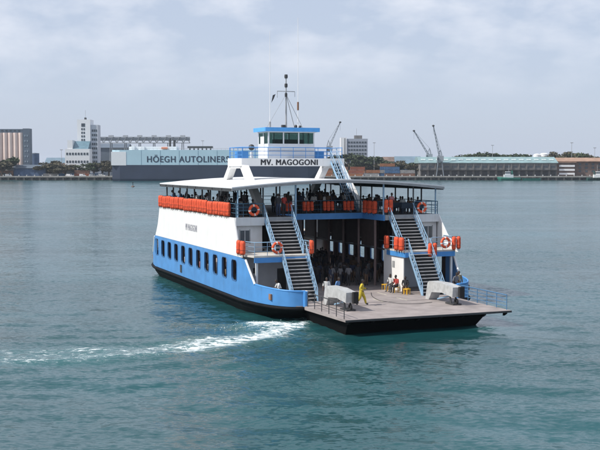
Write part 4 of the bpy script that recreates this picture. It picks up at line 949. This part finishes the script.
# ---- people
SK = {'pelvis': (0, 0, .93), 'belly': (0, 0, 1.08), 'chest': (.0, 0, 1.28), 'neck': (0, 0, 1.44), 'skull': (.015, 0, 1.53)}
def person_mesh(name, pose):
    """one continuous body grown over a posed skeleton; faces +X; joints in metres"""
    BK = pose.get('bulk', 1.13); J = dict(SK); J.update(pose['joints']); off = Vector(pose.get('off', (0, 0, 0)))
    rad = {'pelvis': (.125, .155), 'belly': (.105, .135), 'chest': (.12, .165), 'neck': (.055, .055), 'skull': (.055, .055)}
    bones = [('pelvis', 'belly', 1), ('belly', 'chest', 1), ('chest', 'neck', 1), ('neck', 'skull', 0)]
    for s in 'LR':
        sg = 1 if s == 'L' else -1
        J.setdefault('sh'+s, tuple(Vector(J['chest'])+Vector((0, sg*.185, .10)))); J.setdefault('hip'+s, tuple(Vector(J['pelvis'])+Vector((0, sg*.09, -.04))))
        for k, r_ in (('sh', (.068, .068)), ('el', (.048, .048)), ('wr', (.034, .034)), ('hip', (.098, .098)), ('kn', (.066, .066)), ('an', (.047, .047)), ('toe', (.036, .045))): rad[k+s] = (r_[0]*BK, r_[1]*BK)
        bones += [('chest', 'sh'+s, 1), ('sh'+s, 'el'+s, 1), ('el'+s, 'wr'+s, pose.get('sleeve', 0)), ('pelvis', 'hip'+s, 2), ('hip'+s, 'kn'+s, 2), ('kn'+s, 'an'+s, 2), ('an'+s, 'toe'+s, 3)]
    ks = list(J); bm = bmesh.new(); lay = bm.verts.layers.skin.verify(); vv = {}
    for k in ks:
        v = bm.verts.new(Vector(J[k])+off); v[lay].radius = rad[k]; v[lay].use_root = (k == 'pelvis'); vv[k] = v
    for a, b, _ in bones: bm.edges.new((vv[a], vv[b]))
    me_ = bpy.data.meshes.new('tmp'); bm.to_mesh(me_); bm.free(); o = bpy.data.objects.new('tmp', me_); C.objects.link(o)
    o.modifiers.new('skin', 'SKIN').use_smooth_shade = True; sb = o.modifiers.new('sub', 'SUBSURF'); sb.levels = 2; sb.render_levels = 2
    dg = bpy.context.evaluated_depsgraph_get(); bm2 = bpy.data.meshes.new_from_object(o.evaluated_get(dg)); bpy.data.objects.remove(o)
    m_ = MB(); vs = [tuple(v.co) for v in bm2.vertices]
    for p in bm2.polygons:
        c = Vector(p.center)-off; best = (9, 0)
        for a, b, mi in bones:
            A, B = Vector(J[a]), Vector(J[b]); d = B-A; t_ = max(0, min(1, (c-A).dot(d)/d.length_squared)); dist = (c-A-d*t_).length-.5*(rad[a][0]*(1-t_)+rad[b][0]*t_); best = min(best, (dist, mi))
        m_.f.append(list(p.vertices)); m_.m.append(best[1]); m_.sm.append(True)
    m_.v = vs
    # head: skull with hair cap, nose, ears, eyes, mouth
    hd = Vector(J['skull'])+off+Vector((.02, 0, .085)); k0 = len(m_.f)
    m_.ball(hd, (.098, .078, .122), 14, 10, 0)
    for q in range(k0, len(m_.f)):
        c = sum((Vector(m_.v[i]) for i in m_.f[q]), Vector())/len(m_.f[q])-hd
        if c.z > .045 and c.x < .075 or (c.x < -.035 and c.z > -.05): m_.m[q] = 4
    m_.ball(hd+Vector((-.012, 0, .022)), (.098, .083, .112), 12, 8, 4)
    k0 = len(m_.v)-(2+12*7)
    for i in range(k0, len(m_.v)):
        p = Vector(m_.v[i])-hd
        if p.x > .035 and p.z < .075 or p.z < -.06: m_.v[i] = tuple(hd+p*.72)
    m_.ball(hd+Vector((.098, 0, -.012)), (.016, .013, .022), 6, 5, 0); m_.ball(hd+Vector((.088, 0, -.058)), (.010, .022, .008), 6, 4, 3)
    for sg in (-1, 1): m_.ball(hd+Vector((.084, sg*.03, .012)), (.010, .013, .009), 6, 4, 4); m_.ball(hd+Vector((-.005, sg*.079, -.005)), (.02, .010, .032), 6, 5, 0)
    # hands: palm and five curled fingers
    for s in 'LR':
        sg = 1 if s == 'L' else -1; E_, W_ = Vector(J['el'+s])+off, Vector(J['wr'+s])+off; d = (W_-E_).normalized(); sd_ = d.cross(Vector((0, 0, 1)))
        sd_ = Vector((1, 0, 0)) if sd_.length < .3 or abs(d.z) > .75 else sd_.normalized(); nr_ = d.cross(sd_).normalized(); sd_ = nr_.cross(d).normalized()
        m_.tube([W_-d*.02, W_+d*.03, W_+d*.075, W_+d*.09], [.03, .038, .038, .026], 8, 0); inw = Vector((0, -sg, 0)); inw = (inw-d*inw.dot(d)); inw = inw.normalized() if inw.length > .1 else nr_
        for f_, (o_, L2) in enumerate(((-.028, .062), (-.010, .075), (.009, .072), (.026, .056))):
            b0 = W_+d*.08+sd_*o_; m_.tube([b0, b0+d*L2*.5+inw*.006, b0+d*L2*.85+inw*.03], [.0095, .009, .007], 6, 0)
        b0 = W_+d*.03+sd_*(.034); m_.tube([b0, b0+d*.03+sd_*.018, b0+d*.058+sd_*.020+inw*.012], [.012, .010, .008], 6, 0)
    return m_.mesh(name, [SKIN[0], CL[0], CL[1], GREYD, HAIR])
SKIN = [pm('dark_brown_skin', (.07, .038, .025), .55, var=.05), pm('deep_brown_skin', (.045, .025, .018), .55, var=.05)]
HAIR = pm('black_hair', (.010, .009, .009), .7)
CLN = {'white': (.62, .62, .60), 'blue': (.10, .22, .45), 'red': (.42, .05, .04), 'dark': (.03, .03, .035), 'grey': (.16, .16, .17), 'green': (.06, .15, .09), 'brown': (.13, .08, .05), 'pink': (.40, .16, .17), 'yellow': (.52, .40, .035), 'navy': (.025, .035, .07), 'khaki': (.24, .20, .13)}
CL = [pm('%s_cloth' % k, v, .85, var=.12, scale=8, bump=.004) for k, v in CLN.items()]; CD = dict(zip(CLN, CL))
def legs(straight=True, w=.10): return {'knL': (.02, w, .49), 'anL': (-.01, w, .085), 'toeL': (.15, w+.02, .036), 'knR': (.02, -w, .49), 'anR': (-.01, -w, .085), 'toeR': (.15, -w-.02, .036)}
POSES = {
 'stand': {'joints': {**legs(), 'elL': (-.02, .25, 1.10), 'wrL': (.07, .25, .87), 'elR': (-.02, -.25, 1.10), 'wrR': (.07, -.25, .87)}},
 'stand_turn': {'joints': {**legs(), 'elL': (.02, .26, 1.11), 'wrL': (.22, .14, 1.02), 'elR': (-.04, -.25, 1.10), 'wrR': (.02, -.27, .86), 'chest': (.03, 0, 1.28), 'neck': (.05, 0, 1.43), 'skull': (.085, 0, 1.51)}},
 'lean': {'joints': {**legs(w=.13), 'belly': (.05, 0, 1.06), 'chest': (.15, 0, 1.23), 'neck': (.22, 0, 1.37), 'skull': (.27, 0, 1.45), 'elL': (.30, .25, 1.03), 'wrL': (.46, .10, 1.06), 'elR': (.30, -.25, 1.03), 'wrR': (.46, -.10, 1.06)}},
 'walk': {'sleeve': 1, 'bulk': 1.42, 'joints': {'pelvis': (0, 0, .90), 'belly': (.02, 0, 1.06), 'chest': (.05, 0, 1.26), 'neck': (.07, 0, 1.42), 'skull': (.09, 0, 1.51), 'knL': (.20, .10, .50), 'anL': (.30, .12, .10), 'toeL': (.46, .14, .05), 'knR': (-.07, -.10, .48), 'anR': (-.34, -.11, .13), 'toeR': (-.20, -.13, .036),
          'elL': (.06, .30, 1.10), 'wrL': (.30, .30, 1.06), 'elR': (-.06, -.29, 1.11), 'wrR': (.12, -.32, .98)}},
 'sit': {'off': (0, 0, 0), 'joints': {'pelvis': (0, 0, .56), 'belly': (.0, 0, .71), 'chest': (.03, 0, .91), 'neck': (.06, 0, 1.07), 'skull': (.085, 0, 1.16), 'knL': (.42, .12, .52), 'anL': (.40, .12, .085), 'toeL': (.56, .13, .036), 'knR': (.42, -.12, .52), 'anR': (.44, -.12, .085), 'toeR': (.60, -.13, .036),
         'elL': (.06, .25, .74), 'wrL': (.27, .15, .66), 'elR': (.06, -.25, .74), 'wrR': (.27, -.15, .66)}},
}
PME = {k: person_mesh('person', p) for k, p in POSES.items()}
def person(pose, u, v, z, a, top, bottom, label, group=None, skin=0, s=1.0, hair=None):
    o = inst('person', PME[pose]); onship(o, u, v, z, a); o.scale = (s, s, s)
    for i, m_ in ((0, SKIN[skin]), (1, CD[top]), (2, CD[bottom])):
        o.material_slots[i].link = 'OBJECT'; o.material_slots[i].material = m_
    if hair: o.material_slots[4].link = 'OBJECT'; o.material_slots[4].material = hair
    tag(o, label, 'person', group); return o
person('walk', 8.3, 6.35, ZD, R(58), 'yellow', 'yellow', 'person in a yellow overall walking across the ramp deck', None, 0, 1.03)
person('sit', 2.0, 11.75, ZD-.05, R(-60), 'white', 'grey', 'seated person in white by the right casing wall, left of the one in red', None, 0)
person('sit', 2.85, 11.8, ZD-.05, R(-75), 'red', 'dark', 'seated person in a red top by the right casing wall', None, 1)
person('sit', 3.5, 12.2, ZD-.05, R(-40), 'dark', 'brown', 'seated person in dark clothes at the right casing corner', None, 1, .97)
person('stand_turn', 6.0, 5.6, ZD, R(40), 'blue', 'grey', 'person in a pale blue shirt behind the left ramp arm', None, 0)
person('stand', 5.7, 4.9, ZD, R(-20), 'white', 'navy', 'person in a white shirt at the foot of the left stairs', None, 0, .98)
person('lean', 4.9, 1.75, ZD, R(-90), 'white', 'dark', 'person in white behind the left bulwark opening', None, 0, .97)
person('stand_turn', 6.2, 14.9, ZD, R(20), 'grey', 'dark', 'person in grey standing behind the right ramp arm', None, 1)
person('stand', 5.6, 15.5, ZD, R(-10), 'khaki', 'brown', 'person in khaki below the right landing post', None, 0)
person('stand_turn', -.35, 12.9, ZP, R(10), 'pink', 'dark', 'person in pink at the head of the right upper stairs', None, 0)
person('stand', -.5, 3.6, ZP, R(0), 'dark', 'navy', 'dark clothed person at the head of the left upper stairs', None, 1)
person('stand_turn', -.9, 4.2, ZP, R(25), 'red', 'dark', 'person in red top behind the head of the left stairs', None, 0)
# passengers along the rails and on benches of the upper deck
r_ = random.Random(21); tops = ['dark', 'dark', 'dark', 'navy', 'navy', 'grey', 'brown', 'dark', 'white', 'brown', 'red', 'dark']; bots = ['dark', 'navy', 'grey', 'brown']
for k, (u, v) in enumerate(BEN):
    face = math.pi if u > -11 else 0
    for y in (-.6, 0, .6):
        if r_.random() < .62:
            side = 'far right' if v > 8 else 'near left'; tp_ = r_.choice(tops)
            person('sit', u-(.05 if not face else -.05), v+y, ZP-.02-.02, face+r_.uniform(-.25, .25), tp_, r_.choice(bots), 'passenger in a %s top seated on a bench under the roof, %s side' % (tp_, side), 'passengers seated on the %s benches' % side, r_.randint(0, 1), r_.uniform(.94, 1.04))
for k in range(34):
    side = r_.random() < .6; u = r_.uniform(-20.5, -4.8); v = r_.uniform(11.2, 13.8) if side else r_.uniform(3.0, 6.5)
    if r_.random() < .35: u, v = r_.uniform(-6.2, -4.7), r_.uniform(5.3, 11.6)
    tp_ = r_.choice(tops)
    person(r_.choice(['stand', 'stand_turn', 'stand']), u, v, ZP-.01, r_.uniform(0, 6.28), tp_, r_.choice(bots), 'passenger in a %s top standing in the shade under the upper deck roof' % tp_, 'passengers standing on the upper deck', r_.randint(0, 1), r_.uniform(.92, 1.05))
for k in range(7):
    person('lean', -19.5+k*2.75+r_.uniform(-.5, .5), .68, ZP-.01, -math.pi/2, r_.choice(['white', 'blue', 'dark', 'red', 'grey']), r_.choice(bots), 'passenger leaning on the long side rail, %s from the far end' % ORD[k], 'passengers leaning on the long side rail', r_.randint(0, 1))
# crowd in the shaded car lane
spots = []
for k in range(3000):
    u, v = r_.uniform(-19.5, -1.6), r_.uniform(5.2, 14.6)
    if v > 13.5 and u > -2: continue
    if all((u-a)**2+(v-b)**2 > .62**2 for a, b in spots) and abs(v-12.3) > .4 and abs(v-4.7) > .4 and (v > 8.2 or u < -5): spots.append((u, v))
    if len(spots) >= 130: break
for u, v in spots:
    tp_ = r_.choice(['dark', 'dark', 'navy', 'dark', 'brown', 'dark', 'grey'])
    person(r_.choice(['stand', 'stand_turn', 'stand']), u, v, ZD, r_.uniform(-.9, .9)+(0 if r_.random() < .6 else 2.6), tp_, r_.choice(bots), 'passenger in a %s top standing in the shaded crowd on the vehicle deck' % tp_, 'passengers crowded in the car lane', r_.randint(0, 1), r_.uniform(.9, 1.06))
for i, k in enumerate((3, 5, 6, 8)):
    person('stand', WINU[10-k]+.1, .75, ZD, -math.pi/2+r_.uniform(-.4, .4), ('white', 'pink', 'grey', 'khaki')[i], 'dark', ('passenger in white seen inside the %s blue side window from the far end' % ORD[k], 'passenger in pink seen inside the %s blue side window from the far end' % ORD[k], 'passenger in grey seen inside the %s blue side window from the far end' % ORD[k], 'passenger in khaki seen inside the %s blue side window from the far end' % ORD[k])[i], 'passengers seen through side windows', 0)

# ------------------------------------------------------------------ haze over the harbour
hb = MB().box(-4400, 4400, -600, 4900, -4, 58).build('haze', [])
hb.data.materials.clear(); m = bpy.data.materials.new('pale_haze'); m.use_nodes = True; t = m.node_tree; t.nodes.clear()
o = N(t, 'ShaderNodeOutputMaterial'); pv = N(t, 'ShaderNodeVolumePrincipled'); pv.inputs['Color'].default_value = (.80, .88, 1.0, 1); pv.inputs['Density'].default_value = .00007
pv.inputs['Anisotropy'].default_value = .2
t.links.new(pv.outputs[0], o.inputs['Volume']); hb.data.materials.append(m)
tag(hb, 'thin pale haze over the harbour', 'haze', None, 'stuff')
